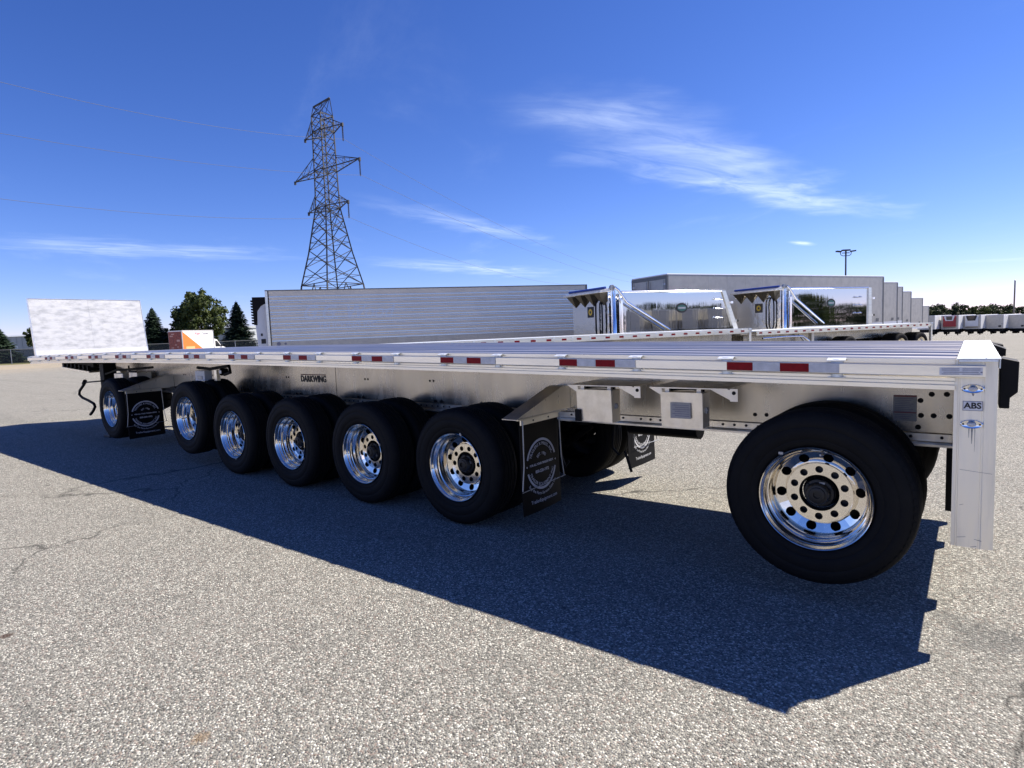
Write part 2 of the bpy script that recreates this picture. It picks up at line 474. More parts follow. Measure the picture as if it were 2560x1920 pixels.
M['gusset'] = pmat('bronze_gusset', (0.075, 0.065, 0.05), rough=0.4, metal=0.6)


# ------------------------------------------------------------------ mesh helpers
class MB:
    def __init__(self):
        self.bm = bmesh.new()

    def v(self, *p):
        return self.bm.verts.new(p)

    def face(self, vs):
        try:
            return self.bm.faces.new(vs)
        except ValueError:
            return None

    def hexa(self, p):
        """p: 8 corners, bottom ring then top ring"""
        vs = [self.v(*q) for q in p]
        for f in ((0, 3, 2, 1), (4, 5, 6, 7), (0, 1, 5, 4), (1, 2, 6, 5), (2, 3, 7, 6), (3, 0, 4, 7)):
            self.face([vs[i] for i in f])
        return self

    def box(self, x0, x1, y0, y1, z0, z1):
        return self.hexa([(x0, y0, z0), (x1, y0, z0), (x1, y1, z0), (x0, y1, z0), (x0, y0, z1), (x1, y0, z1), (x1, y1, z1), (x0, y1, z1)])

    def bar(self, a, b, w, h=None, up=(0, 0, 1)):
        """a straight bar of rectangular section from a to b"""
        a, b = Vector(a), Vector(b)
        h = w if h is None else h
        d = (b - a).normalized()
        upv = Vector(up)
        if abs(d.dot(upv)) > 0.98:
            upv = Vector((1, 0, 0))
        s = d.cross(upv).normalized() * (w / 2)
        t = s.normalized().cross(d).normalized() * (h / 2)
        self.hexa([a - s - t, a + s - t, b + s - t, b - s - t, a - s + t, a + s + t, b + s + t, b - s + t])
        return self

    def tube(self, pts, r, seg=8, cap=True):
        pts = [Vector(p) for p in pts]
        rs = r if isinstance(r, (list, tuple)) else [r] * len(pts)
        rings = []
        prev = None
        for i, p in enumerate(pts):
            d = (pts[min(i + 1, len(pts) - 1)] - pts[max(i - 1, 0)]).normalized()
            if prev is None:
                n = d.orthogonal().normalized()
            else:
                n = (prev - d * prev.dot(d)).normalized()
            prev = n
            b = d.cross(n)
            rings.append([self.v(*(p + (n * math.cos(2 * math.pi * k / seg) + b * math.sin(2 * math.pi * k / seg)) * rs[i])) for k in range(seg)])
        for a, b in zip(rings, rings[1:]):
            for k in range(seg):
                self.face([a[k], a[(k + 1) % seg], b[(k + 1) % seg], b[k]])
        if cap:
            self.face(rings[0]); self.face(rings[-1])
        return self

    def lathe(self, prof, org, axis='Y', seg=48, sign=1, cap_in=False):
        """prof: (radius, distance along the axis) pairs"""
        ox, oy, oz = org
        rings = []
        for r, a in prof:
            ring = []
            for k in range(seg):
                t = 2 * math.pi * k / seg
                c, s = math.cos(t) * r, math.sin(t) * r
                if axis == 'Y': ring.append(self.v(ox + c, oy + a * sign, oz + s))
                elif axis == 'Z': ring.append(self.v(ox + c, oy + s, oz + a * sign))
                else: ring.append(self.v(ox + a * sign, oy + c, oz + s))
            rings.append(ring)
        for a, b in zip(rings, rings[1:]):
            for k in range(seg):
                self.face([a[k], a[(k + 1) % seg], b[(k + 1) % seg], b[k]])
        if cap_in:
            self.face(rings[-1])
        return self

    def prism(self, pts, axis, a0, a1):
        """polygon (2-D) pushed along an axis; axis Y: pts are (x,z); X: (y,z); Z: (x,y)"""
        def mk(p, a):
            if axis == 'Y': return self.v(p[0], a, p[1])
            if axis == 'X': return self.v(a, p[0], p[1])
            return self.v(p[0], p[1], a)
        lo = [mk(p, a0) for p in pts]; hi = [mk(p, a1) for p in pts]
        n = len(pts)
        self.face(lo); self.face(hi)
        for k in range(n):
            self.face([lo[k], lo[(k + 1) % n], hi[(k + 1) % n], hi[k]])
        return self

    def quad(self, a, b, c, d):
        self.face([self.v(*a), self.v(*b), self.v(*c), self.v(*d)])
        return self

    def build(self, name, mat, parent=None, smooth=False, normals=True, bevel=0.0):
        if normals:
            bmesh.ops.recalc_face_normals(self.bm, faces=self.bm.faces)
        me = bpy.data.meshes.new(name)
        self.bm.to_mesh(me); self.bm.free()
        me.materials.append(M[mat] if isinstance(mat, str) else mat)
        if smooth:
            for p in me.polygons: p.use_smooth = True
            me.set_sharp_from_angle(angle=rad(38))
        return link(name, me, parent, bevel)


def link(name, me, parent=None, bevel=0.0):
    o = bpy.data.objects.new(name, me)
    COL.objects.link(o)
    if parent is not None: o.parent = parent
    if bevel > 0:
        md = o.modifiers.new('bevel', 'BEVEL'); md.width = bevel; md.segments = 2; md.limit_method = 'ANGLE'; md.angle_limit = rad(40)
    return o


def thing(name, label, cat, loc=(0, 0, 0), rotz=0.0, group=None):
    o = bpy.data.objects.new(name, None)
    COL.objects.link(o)
    o.empty_display_size = 0.2
    o.location = loc; o.rotation_euler = (0, 0, rotz)
    o['label'] = label; o['category'] = cat
    if group: o['group'] = group
    return o


def holder(name, parent, loc=(0, 0, 0), rotz=0.0):
    o = bpy.data.objects.new(name, None)
    COL.objects.link(o)
    o.parent = parent; o.location = loc; o.rotation_euler = (0, 0, rotz)
    o.empty_display_size = 0.1
    return o


def tag(o, label, cat, group=None):
    o['label'] = label; o['category'] = cat
    if group: o['group'] = group
    return o


def copy_tree(o, parent=None):
    c = o.copy()
    COL.objects.link(c)
    c.parent = parent
    for ch in list(o.children):
        copy_tree(ch, c)
    return c


def struct(o):
    o['kind'] = 'structure'
    return o


_dg = None


def text_mesh(s, size, align='CENTER', bold=0.0, shear=0.0, spacing=1.0):
    """flat mesh of a line of text in its own XY plane: (verts, faces)"""
    cu = bpy.data.curves.new('text_tmp', 'FONT')
    cu.body = s; cu.size = size; cu.align_x = align; cu.align_y = 'CENTER'
    cu.offset = bold; cu.shear = shear; cu.space_character = spacing
    cu.resolution_u = 3
    ob = bpy.data.objects.new('text_tmp', cu)
    COL.objects.link(ob)
    dg = bpy.context.evaluated_depsgraph_get()
    dg.update()
    me = bpy.data.meshes.new_from_object(ob.evaluated_get(dg))
    vs = [v.co.copy() for v in me.vertices]
    fs = [tuple(p.vertices) for p in me.polygons]
    bpy.data.objects.remove(ob); bpy.data.curves.remove(cu); bpy.data.meshes.remove(me)
    return vs, fs


def lay_text(name, parts, origin, ax, ay, mat, parent, thick=0.0):
    """parts: list of (verts, faces) in a 2-D plane; ax, ay: world axes of that plane"""
    o = Vector(origin); ax = Vector(ax); ay = Vector(ay)
    verts, faces = [], []
    for vs, fs in parts:
        b = len(verts)
        verts += [tuple(o + ax * v.x + ay * v.y) for v in vs]
        faces += [tuple(i + b for i in f) for f in fs]
    me = bpy.data.meshes.new(name)
    me.from_pydata(verts, [], faces)
    me.materials.append(M[mat])
    return link(name, me, parent)


def bend(vs, R, up=True):
    out = []
    for v in vs:
        if up:
            t = v.x / R; out.append(Vector(((R + v.y) * math.sin(t), (R + v.y) * math.cos(t), 0)))
        else:
            t = v.x / R; out.append(Vector(((R - v.y) * math.sin(t), -(R - v.y) * math.cos(t), 0)))
    return out


def moved(vs, dx, dy):
    return [Vector((v.x + dx, v.y + dy, 0)) for v in vs]


def arc_ring(R0, R1, a0, a1, n=40):
    vs, fs = [], []
    for i in range(n + 1):
        t = a0 + (a1 - a0) * i / n
        vs.append(Vector((math.cos(t) * R0, math.sin(t) * R0, 0))); vs.append(Vector((math.cos(t) * R1, math.sin(t) * R1, 0)))
    for i in range(n):
        fs.append((2 * i, 2 * i + 1, 2 * i + 3, 2 * i + 2))
    return vs, fs


# ------------------------------------------------------------------ ground
def smooth(t):
    t = max(0.0, min(1.0, t)); return t * t * (3 - 2 * t)


def ground_z(x, y):
    p = Vector((x - CAM_POS.x, y - CAM_POS.y))
    d, l = p.dot(HF), p.dot(HR)
    return -0.032 * max(0.0, min(d, 118) - 45) * smooth((l - 4) / 26)


def build_ground():
    xs = [-900, -600, -420, -300, -240, -200] + [-180 + 6 * i for i in range(41)] + [75, 95, 120, 160, 220, 300, 420, 600, 900]
    ys = [-700, -450, -300, -200, -140, -100, -70, -45, -25] + [-10 + 6 * i for i in range(34)] + [206, 230, 260, 310, 380, 480, 620, 800, 1100]
    mb = MB()
    g = [[mb.v(x, y, ground_z(x, y)) for x in xs] for y in ys]
    for j in range(len(ys) - 1):
        for i in range(len(xs) - 1):
            mb.face([g[j][i], g[j][i + 1], g[j + 1][i + 1], g[j + 1][i]])
    o = mb.build('ground', 'asphalt', smooth=True)
    struct(o)
    # grass verge under and behind the far fence, a sheet above the ground
    a, b = Vector((-150, -20)), Vector((-80, 52))
    d = (b - a).normalized(); n = Vector((-d.y, d.x))
    mb = MB()
    rows = []
    for k in range(60):
        p = a - d * 40 + d * (k / 59 * ((b - a).length + 90))
        w = 5.2 + 1.1 * math.sin(k * 0.9) + 0.8 * math.sin(k * 2.3)
        p0 = p - n * w; p1 = p + n * 120
        rows.append((mb.v(p0.x, p0.y, 0.012), mb.v(p1.x, p1.y, 0.012)))
    for r0, r1 in zip(rows, rows[1:]):
        mb.face([r0[0], r1[0], r1[1], r0[1]])
    struct(mb.build('grass_verge', 'grass'))


build_ground()


# ------------------------------------------------------------------ wheels
RIM_PROFILE = [(0.304, 0.004), (0.3045, 0.000), (0.302, -0.003), (0.298, 0.000), (0.296, 0.010), (0.287, 0.018), (0.283, 0.030), (0.281, 0.044),
               (0.276, 0.050), (0.274, 0.072), (0.2675, 0.076), (0.2655, 0.100), (0.259, 0.108), (0.256, 0.135), (0.252, 0.158), (0.247, 0.166)]


def holed_ring(mb, r0, d0, r1, d1, n, rh, rc, depth, y0, phase=0.0, m_=20):
    """a conical ring from (r0,d0) to (r1,d1) with n round holes of radius rh centred on radius rc; each hole has walls"""
    def surf(r, t):
        a = d0 + (d1 - d0) * (r - r0) / (r1 - r0)
        return (math.cos(t) * r, y0 + a, math.sin(t) * r)
    half = math.pi / n
    for k in range(n):
        tc = 2 * math.pi * k / n + phase
        per = []
        q = m_ // 4
        for i in range(q): per.append((r1, tc - half + 2 * half * i / q))
        for i in range(q): per.append((r1 + (r0 - r1) * i / q, tc + half))
        for i in range(q): per.append((r0, tc + half - 2 * half * i / q))
        for i in range(q): per.append((r0 + (r1 - r0) * i / q, tc - half))
        outer = [mb.v(*surf(r, t)) for r, t in per]
        inner, wall = [], []
        for r, t in per:
            dx = (r * math.cos(t - tc)) - rc; dy = r * math.sin(t - tc)
            ln = math.hypot(dx, dy)
            hx, hy = rc + dx / ln * rh, dy / ln * rh
            rr = math.hypot(hx, hy); tt = tc + math.atan2(hy, hx)
            p = surf(rr, tt)
            inner.append(mb.v(*p)); wall.append(mb.v(p[0], p[1] + depth, p[2]))
        c = len(per)
        for i in range(c):
            j = (i + 1) % c
            mb.face([outer[i], outer[j], inner[j], inner[i]])
            mb.face([inner[i], inner[j], wall[j], wall[i]])


def make_wheel(parent, seg=64):
    """an outer dual wheel facing -Y: the rim's edge lies at y = 0, the inner wheel behind it"""
    w = holder('wheel', parent)

    def tyre(y0, name):
        mb = MB()
        W_ = 0.275
        prof = [(0.300, 0.022), (0.306, 0.010), (0.318, 0.000), (0.345, -0.012), (0.352, -0.0105), (0.356, -0.0145), (0.385, -0.019), (0.420, -0.0195), (0.424, -0.017),
                (0.430, -0.0195), (0.455, -0.016), (0.470, -0.011), (0.486, -0.004), (0.500, 0.008), (0.508, 0.020), (0.513, 0.035)]
        gro = [(0.515, 0.052), (0.503, 0.055), (0.503, 0.064), (0.515, 0.067), (0.5155, 0.100), (0.503, 0.103), (0.503, 0.113), (0.515, 0.116)]
        full = [(r, a) for r, a in prof + gro]
        mirror = [(r, W_ - 0.022 - a) for r, a in reversed(prof + gro)]
        mb.lathe([(r, a + y0) for r, a in full + mirror], (0, 0, 0), seg=seg)
        ty = mb.build(name, 'rubber', w, smooth=True)
        if name == 'tyre':
            mb = MB()
            for k in range(72):
                t0, t1 = 2 * math.pi * k / 72, 2 * math.pi * (k + 0.62) / 72
                q = []
                for rr, aa in ((0.487, -0.0045), (0.503, 0.0105)):
                    for tt in (t0, t1): q.append((math.cos(tt) * rr, aa + y0, math.sin(tt) * rr))
                off = Vector((0, -0.0035, 0))
                p_ = [Vector(x_) for x_ in (q[0], q[1], q[3], q[2])]
                mb.hexa(p_ + [x_ + off for x_ in p_])
            mb.build('shoulder_blocks', 'rubber', w)['kind'] = 'stuff'
        return ty
    tyre(0.004, 'tyre')
    tyre(0.345, 'inner_tyre')
    # rim barrel
    mb = MB()
    mb.lathe(RIM_PROFILE, (0, 0, 0), seg=seg)
    holed_ring(mb, 0.188, 0.186, 0.247, 0.166, 10, 0.0285, 0.2165, 0.014, 0.0, phase=0.1)
    mb.lathe([(0.188, 0.186), (0.184, 0.176), (0.1835, 0.157), (0.181, 0.154)], (0, 0, 0), seg=seg)
    holed_ring(mb, 0.110, 0.154, 0.181, 0.154, 10, 0.0215, 0.143, 0.022, 0.0, phase=0.31)
    mb.lathe([(0.110, 0.154), (0.108, 0.157), (0.108, 0.185)], (0, 0, 0), seg=seg)
    mb.build('rim', 'polished', w, smooth=True)
    # dark hub: flange behind the disc, drum, hub barrel and cap
    mb = MB()
    mb.lathe([(0.30, 0.275), (0.255, 0.270), (0.215, 0.245), (0.19, 0.205), (0.105, 0.200), (0.098, 0.190)], (0, 0, 0), seg=40)
    mb.lathe([(0.098, 0.205), (0.088, 0.196), (0.086, 0.160), (0.080, 0.150), (0.066, 0.148), (0.062, 0.112), (0.055, 0.104), (0.044, 0.102), (0.042, 0.094), (0.034, 0.092), (0.021, 0.092), (0.020, 0.104), (0.001, 0.104)], (0, 0, 0), seg=36)
    for k in range(6):
        t = 2 * math.pi * k / 6 + 0.4
        mb.lathe([(0.008, 0.150), (0.008, 0.138), (0.001, 0.137)], (math.cos(t) * 0.074, 0, math.sin(t) * 0.074), seg=8)
    mb.build('hub', 'hub', w, smooth=True)
    # a bright fill plug and the valve stem
    mb = MB()
    t = 0.95
    mb.box(0.004, 0.034, 0.136, 0.147, 0.058, 0.070)
    mb.build('hub_plug', 'galv', w)
    mb = MB()
    mb.box(-0.19, -0.165, -0.004, 0.008, 0.247, 0.262)
    mb.build('balance_weight', 'galv', w)
    mb = MB()
    mb.tube([(0.03, 0.12, 0.245), (0.028, 0.07, 0.250), (0.026, 0.045, 0.252)], 0.006, 6)
    mb.build('valve_stem', 'galv', w)
    return w


# ------------------------------------------------------------------ the flatbed trailer
def zc(X):
    t = X / 16.0
    return 1.4259 + 0.3293 * t - 0.0828 * t * t - 0.1209 * t ** 3


class TB(MB):
    """builder in trailer measure: X runs forward from the rear, so x = -X"""
    def tbox(self, X0, X1, Y0, Y1, Z0, Z1):
        return self.box(-X1, -X0, Y0, Y1, Z0, Z1)

    def sweep(self, prof, X0, X1, n=28, zf=zc, closed=True):
        """prof: (Y, dz above the rail line)"""
        rings = []
        for i in range(n + 1):
            X = X0 + (X1 - X0) * i / n
            rings.append([self.v(-X, y, zf(X) + dz) for y, dz in prof])
        c = len(prof)
        for a, b in zip(rings, rings[1:]):
            for k in range(c if closed else c - 1):
                self.face([a[k], a[(k + 1) % c], b[(k + 1) % c], b[k]])
        if closed:
            self.face(rings[0]); self.face(rings[-1])
        return self


WID = 2.587
TRL = thing('flatbed_trailer', 'long aluminium flatbed trailer with seven axles and red and silver reflectors, in front', 'trailer')

# deck planks, lengthwise extrusions
NPL = 8
PW = (WID - 0.14) / NPL
for i in range(NPL):
    y0 = 0.07 + i * PW
    y1 = y0 + PW - 0.006
    mid = (y0 + y1) / 2
    bead = lambda c, r: [(c + r * math.cos(math.pi * (1 - q / 6)), 0.0185 + r * 0.8 * math.sin(math.pi * (1 - q / 6))) for q in range(7)]
    pr = [(y0, -0.02), (y0, 0.0185)] + bead(y0 + 0.012, 0.010) + bead(mid - 0.06, 0.005) + bead(mid + 0.06, 0.005) + bead(y1 - 0.012, 0.010) + [(y1, 0.0185), (y1, -0.02)]
    TB().sweep(pr, 0.176, 16.0).build('deck_plank', 'deck', TRL, smooth=True)


def side_rail(near):
    s = (lambda y: y) if near else (lambda y: WID - y)
    pr = [(0.058, 0.024), (0.050, 0.018), (0.050, -0.008), (0.062, -0.012), (0.062, -0.072), (0.046, -0.078), (0.046, -0.092), (0.056, -0.098), (0.056, -0.112),
          (0.040, -0.116), (0.040, -0.138), (0.100, -0.141), (0.100, -0.128), (0.068, -0.122), (0.068, 0.024)]
    return TB().sweep([(s(y), z) for y, z in pr], 0.178, 16.0).build('side_rail', 'rail', TRL)


side_rail(True); side_rail(False)


def rub_rail(near):
    s = (lambda y: y) if near else (lambda y: WID - y)
    pr = [(0.002, -0.008), (0.000, -0.012), (0.0035, -0.013), (0.0035, -0.065), (0.000, -0.066), (0.002, -0.070), (0.014, -0.070), (0.014, -0.008)]
    TB().sweep([(s(y), z) for y, z in pr], 0.058, 16.0).build('rub_rail', 'rail', TRL)


rub_rail(True); rub_rail(False)


def spool_mesh():
    """pipe spool between rub rail and side rail, standing a little above and below the rub rail"""
    mb = MB()
    n = 10
    pts = []
    for k in range(n + 1):
        t = math.pi * k / n
        pts.append((math.cos(t) * 0.032, -math.sin(t) * 0.030))
    ring = [(x, 0.0485 + y) for x, y in pts]
    mb.prism(ring, 'Z', -0.088, 0.013)
    mb.box(-0.045, 0.045, 0.018, 0.047, -0.0905, -0.0885)
    mb.hexa([(-0.046, 0.006, 0.0005), (0.046, 0.006, 0.0005), (0.046, 0.047, 0.0135), (-0.046, 0.047, 0.0135), (-0.046, 0.004, 0.006), (0.046, 0.004, 0.006), (0.046, 0.0475, 0.0175), (-0.046, 0.0475, 0.0175)])
    bmesh.ops.recalc_face_normals(mb.bm, faces=mb.bm.faces)
    me = bpy.data.meshes.new('spool'); mb.bm.to_mesh(me); mb.bm.free()
    me.materials.append(M['plate'])
    return me


SPOOL = spool_mesh()
for k in range(26):
    X = 0.7086 + 0.6096 * k
    o = link('spool', SPOOL, TRL); o.location = (-X, 0, zc(X))
    o = link('spool', SPOOL, TRL); o.location = (-X, WID, zc(X)); o.rotation_euler = (0, 0, math.pi)


def tape(X0, X1, mat, name):
    TB().sweep([(-0.0012, -0.0145), (-0.0012, -0.0635), (0.0032, -0.0635), (0.0032, -0.0145)], X0, X1, n=1).build(name, mat, TRL)


for k in range(12):
    s = 1.304 + 1.2262 * k
    for j in range(4):
        X1 = s - 0.1535 * j
        X0 = X1 - 0.1535 + 0.0012
        nm = 'red_reflector' if j % 2 == 0 else 'silver_reflector'
        tape(X0, X1, 'red' if j % 2 == 0 else 'silver', nm)


def main_beam(Yc, out):
    """web with flanges; out = -1 when its outer face looks towards -Y"""
    def bot(X):
        if X < 11.9: return 0.868 + 0.001 * X
        return 0.88 + 0.42 * smooth((X - 11.9) / 1.7)
    mb = TB()
    n = 60
    th = 0.006
    X0, X1 = 0.12, 15.8
    rings = []
    for i in range(n + 1):
        X = X0 + (X1 - X0) * i / n
        zt = zc(X) - 0.13
        rings.append([mb.v(-X, Yc - th, bot(X) + 0.03), mb.v(-X, Yc - th, zt), mb.v(-X, Yc + th, zt), mb.v(-X, Yc + th, bot(X) + 0.03)])
    for a, b in zip(rings, rings[1:]):
        for k in range(4):
            mb.face([a[k], a[(k + 1) % 4], b[(k + 1) % 4], b[k]])
    mb.face(rings[0]); mb.face(rings[-1])
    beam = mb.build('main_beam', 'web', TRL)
    # bottom flange: plate, upstand with a row of bolts
    mb = TB()
    f = out
    pr = [(Yc - 0.075, 0.0), (Yc - 0.075, 0.014), (Yc - 0.0065, 0.022), (Yc + 0.0065, 0.022), (Yc + 0.075, 0.014), (Yc + 0.075, 0.0)]
    mb.sweep(pr, X0, 11.9, n=40, zf=bot)
    mb.sweep([(Yc - 0.075, 0.0), (Yc - 0.075, 0.014), (Yc + 0.075, 0.014), (Yc + 0.075, 0.0)], 11.905, 15.6, n=24, zf=bot)
    y0, y1 = (Yc - 0.018, Yc - 0.0062) if f < 0 else (Yc + 0.0062, Yc + 0.018)
    mb.sweep([(y0, 0.024), (y0, 0.070), (y1, 0.078), (y1, 0.024)], X0 + 0.08, 11.5, n=40, zf=bot)
    mb.build('bottom_flange', 'mill', beam)
    mb = TB()
    X = 0.25
    k = 0
    while X < 9.2:
        yb = Yc - 0.018 if f < 0 else Yc + 0.018
        z = bot(X) + 0.050
        mb.lathe([(0.010, 0.0), (0.010, 0.006), (0.002, 0.010)], (-X, yb, z), sign=f, seg=6, cap_in=True)
        X += 0.085 if k % 7 else 0.16
        k += 1
    mb.build('bolts', 'darksteel', beam)['kind'] = 'stuff'
    # round holes through the web, dark
    mb = TB()
    holes = [(0.363, 1.145, .016), (0.306, 1.186, .016), (0.230, 1.188, .016), (0.359, 1.051, .016), (0.294, 1.052, .016), (0.215, 1.052, .016), (0.373, 0.976, .016),
             (1.28, 1.005, .014), (1.36, 1.003, .014)]
    X = 4.72
    for X in (4.66, 5.75, 7.42, 9.55, 10.5):
        holes += [(X, 1.19, .013), (X + 0.055, 1.19, .013)]
    holes += [(9.9, 1.3, .014), (9.86, 1.17, .014)]
    for X in (3.9, 4.55, 5.2, 5.85, 6.5, 7.15, 7.8):
        for q in (0, 0.09):
            mb.prism([(-X - q - 0.03, 0.962), (-X - q + 0.03, 0.962), (-X - q + 0.012, 0.985), (-X - q - 0.008, 0.99)], 'Y', Yc + f * 0.0065, Yc + f * 0.016)
    for X, z, r in holes:
        mb.lathe([(r, 0.0062), (r, 0.0078), (0.0005, 0.0078)], (-X, Yc, z), sign=f, seg=14)
    mb.build('bolt_hole', 'black', beam)
    # splice seam
    TB().tbox(6.370, 6.376, Yc + (f * 0.0075 if f < 0 else 0.0055), Yc + (f * 0.0055 if f < 0 else 0.0075), 0.95, zc(6.4) - 0.13).build('seam', 'darksteel', beam)
    return beam


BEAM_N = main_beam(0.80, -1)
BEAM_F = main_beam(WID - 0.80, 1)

# crossmembers under the planks
for k in range(38):
    X = 0.36 + k * 0.415
    z = zc(X)
    mb = TB()
    mb.tbox(X - 0.004, X + 0.004, 0.10, WID - 0.10, z - 0.118, z - 0.026)
    mb.tbox(X - 0.03, X + 0.03, 0.10, WID - 0.10, z - 0.026, z - 0.021)
    mb.tbox(X - 0.03, X + 0.03, 0.10, WID - 0.10, z - 0.123, z - 0.118)
    mb.build('crossmember', 'mill', TRL)

# rear end: cap plate, corner posts, lamps, plate, tail panel, underride guard
mb = TB()
mb.tbox(0.0, 0.1725, 0.004, WID - 0.004, 1.4475, 1.4535)
mb.tbox(0.0, 0.006, 0.056, WID - 0.056, 1.40, 1.447)
mb.tbox(0.01, 0.163, 0.004, 0.010, 1.436, 1.447)
mb.build('rear_cap_plate', 'plate', TRL, bevel=0.0015)
mb = TB()
mb.tbox(0.055, 0.0575, 0.004, WID - 0.004, 1.4538, 1.4548)
for k in range(3):
    yy = 1.2 + k * 0.18
    mb.tbox(0.010, 0.040, yy, yy + 0.02, 1.4538, 1.456)
mb.build('cap_seam', 'galv', TRL)


def post(near):
    s = (lambda y: y) if near else (lambda y: WID - y)
    pr = [(0.009, 0.062), (0.009, 0.140), (0.181, 0.140), (0.181, 0.056), (0.166, 0.053), (0.164, 0.056), (0.158, 0.056), (0.156, 0.053), (0.070, 0.053), (0.068, 0.0555), (0.062, 0.0555), (0.058, 0.053)]
    mb = TB()
    mb.prism([(-X, s(y)) for X, y in pr], 'Z', 0.482, 1.446)
    return mb.build('corner_post', 'post', TRL)


POST = post(True); post(False)


def marker_lamp(X, z):
    mb = TB()
    n = 28
    for (a, b, y0, y1, mat, nm) in ((0.0475, 0.0235, 0.053, 0.044, 'chrome', 'marker_lamp'), (0.019, 0.011, 0.0438, 0.036, 'lens', 'lens')):
        mb = TB()
        prev = None
        rings = []
        for sc, y in ((1.0, y0), (0.97, y1 + 0.003), (0.88, y1), (0.62, y1 + (0.003 if nm == 'marker_lamp' else -0.002))):
            rings.append([mb.v(-X + math.cos(2 * math.pi * k / n) * a * sc, y, z + math.sin(2 * math.pi * k / n) * b * sc) for k in range(n)])
        for r0, r1 in zip(rings, rings[1:]):
            for k in range(n):
                mb.face([r0[k], r0[(k + 1) % n], r1[(k + 1) % n], r1[k]])
        mb.face(rings[-1])
        o = mb.build(nm, mat, TRL if nm == 'marker_lamp' else lamp, smooth=True)
        if nm == 'marker_lamp': lamp = o
    mb = TB()
    for sx in (-1, 1):
        mb.lathe([(0.0045, 0.0), (0.0045, -0.002), (0.0005, -0.002)], (-X + sx * 0.033, 0.0445, z), seg=10)
    mb.build('screw', 'darksteel', lamp)


marker_lamp(0.105, 1.298)
marker_lamp(0.107, 1.119)
ABS = TB().tbox(0.067, 0.142, 0.0505, 0.0535, 1.190, 1.234).build('abs_plate', 'label', TRL, bevel=0.001)
TB().tbox(0.0645, 0.1445, 0.0515, 0.0532, 1.1875, 1.2365).build('plate_border', 'greyprint', ABS)
lay_text('lettering', [text_mesh('ABS', 0.041, bold=0.0013)], (-0.1045, 0.0497, 1.2125), (1, 0, 0), (0, 0, 1), 'ink', ABS)
# drip streaks of grime below the lamps and a few scuffs on the post
mb = TB()
for X, z0, z1, w in ((0.105, 1.095, 1.02, 0.008), (0.117, 1.095, 1.05, 0.005), (0.093, 1.095, 0.98, 0.003), (0.104, 1.274, 1.262, 0.012)):
    mb.prism([(-X - w / 2, z0), (-X + w / 2, z0), (-X + w * 0.2, z1), (-X - w * 0.1, z1)], 'Y', 0.0526, 0.0531)
mb.prism([(-0.155, 0.53), (-0.12, 0.537), (-0.119, 0.535), (-0.155, 0.527)], 'Y', 0.0526, 0.0531)
mb.prism([(-0.085, 0.530), (-0.055, 0.525), (-0.055, 0.522), (-0.085, 0.528)], 'Y', 0.0526, 0.0531)
mb.prism([(-0.150, 0.885), (-0.02, 0.874), (-0.02, 0.8725), (-0.150, 0.883)], 'Y', 0.0526, 0.0531)
mb.prism([(-0.148, 0.70), (-0.132, 0.706), (-0.131, 0.7045), (-0.148, 0.698)], 'Y', 0.0526, 0.0531)
mb.prism([(-0.100, 0.487), (-0.074, 0.495), (-0.075, 0.492), (-0.100, 0.484)], 'Y', 0.0526, 0.0531)
mb.build('grime_streak', pmat('grime', (0.40, 0.38, 0.35), rough=0.6, metal=0.3, var=0.3, vscale=60), POST)
# warning label on the rub rail's end
LAB = TB().tbox(0.069, 0.241, -0.0012, 0.0025, 1.3705, 1.4085).build('warning_label', 'label', TRL)
mb = TB()
for j, (za, zb) in enumerate(((1.402, 1.404), (1.3965, 1.398), (1.392, 1.3935), (1.3765, 1.378), (1.3735, 1.3745))):
    mb.tbox(0.078, 0.148, -0.0018, -0.0013, za, zb)
    mb.tbox(0.160, 0.232, -0.0018, -0.0013, za, zb)
mb.tbox(0.085, 0.225, -0.0020, -0.0014, 1.3838, 1.3865)
mb.prism([(-0.080, 1.385), (-0.070, 1.389), (-0.070, 1.381)], 'Y', -0.0020, -0.0014)
mb.build('fine_print', 'greyprint', LAB)
# black lamp boxes and bumpers at the back
for nm, Y0, Y1 in (('dock_bumper', 0.16, 0.34), ('dock_bumper', WID - 0.34, WID - 0.16)):
    mb = TB()
    mb.prism([(0.0, 1.192), (0.041, 1.192), (0.042, 1.245), (0.072, 1.275), (0.074, 1.428), (0.0, 1.447)], 'Y', Y0, Y1)
    mb.build(nm, 'black', TRL, bevel=0.004)
mb = TB()
mb.prism([(0.0, 1.36), (0.078, 1.36), (0.080, 1.41), (0.0, 1.447)], 'Y', 1.9, 2.3)
mb.build('rear_step', 'black', TRL)
TB().tbox(0.030, 0.045, 0.142, WID - 0.142, 0.61, 1.40).build('tail_panel', 'mill', TRL)
TB().tbox(0.010, 0.080, 0.145, WID - 0.145, 0.585, 0.69).build('underride_bar', 'black', TRL)
for Yl in (0.71, 1.85):
    TB().tbox(0.010, 0.034 + 0.19, Yl, Yl + 0.14, 0.482, 0.862).build('underride_leg', 'black', TRL)

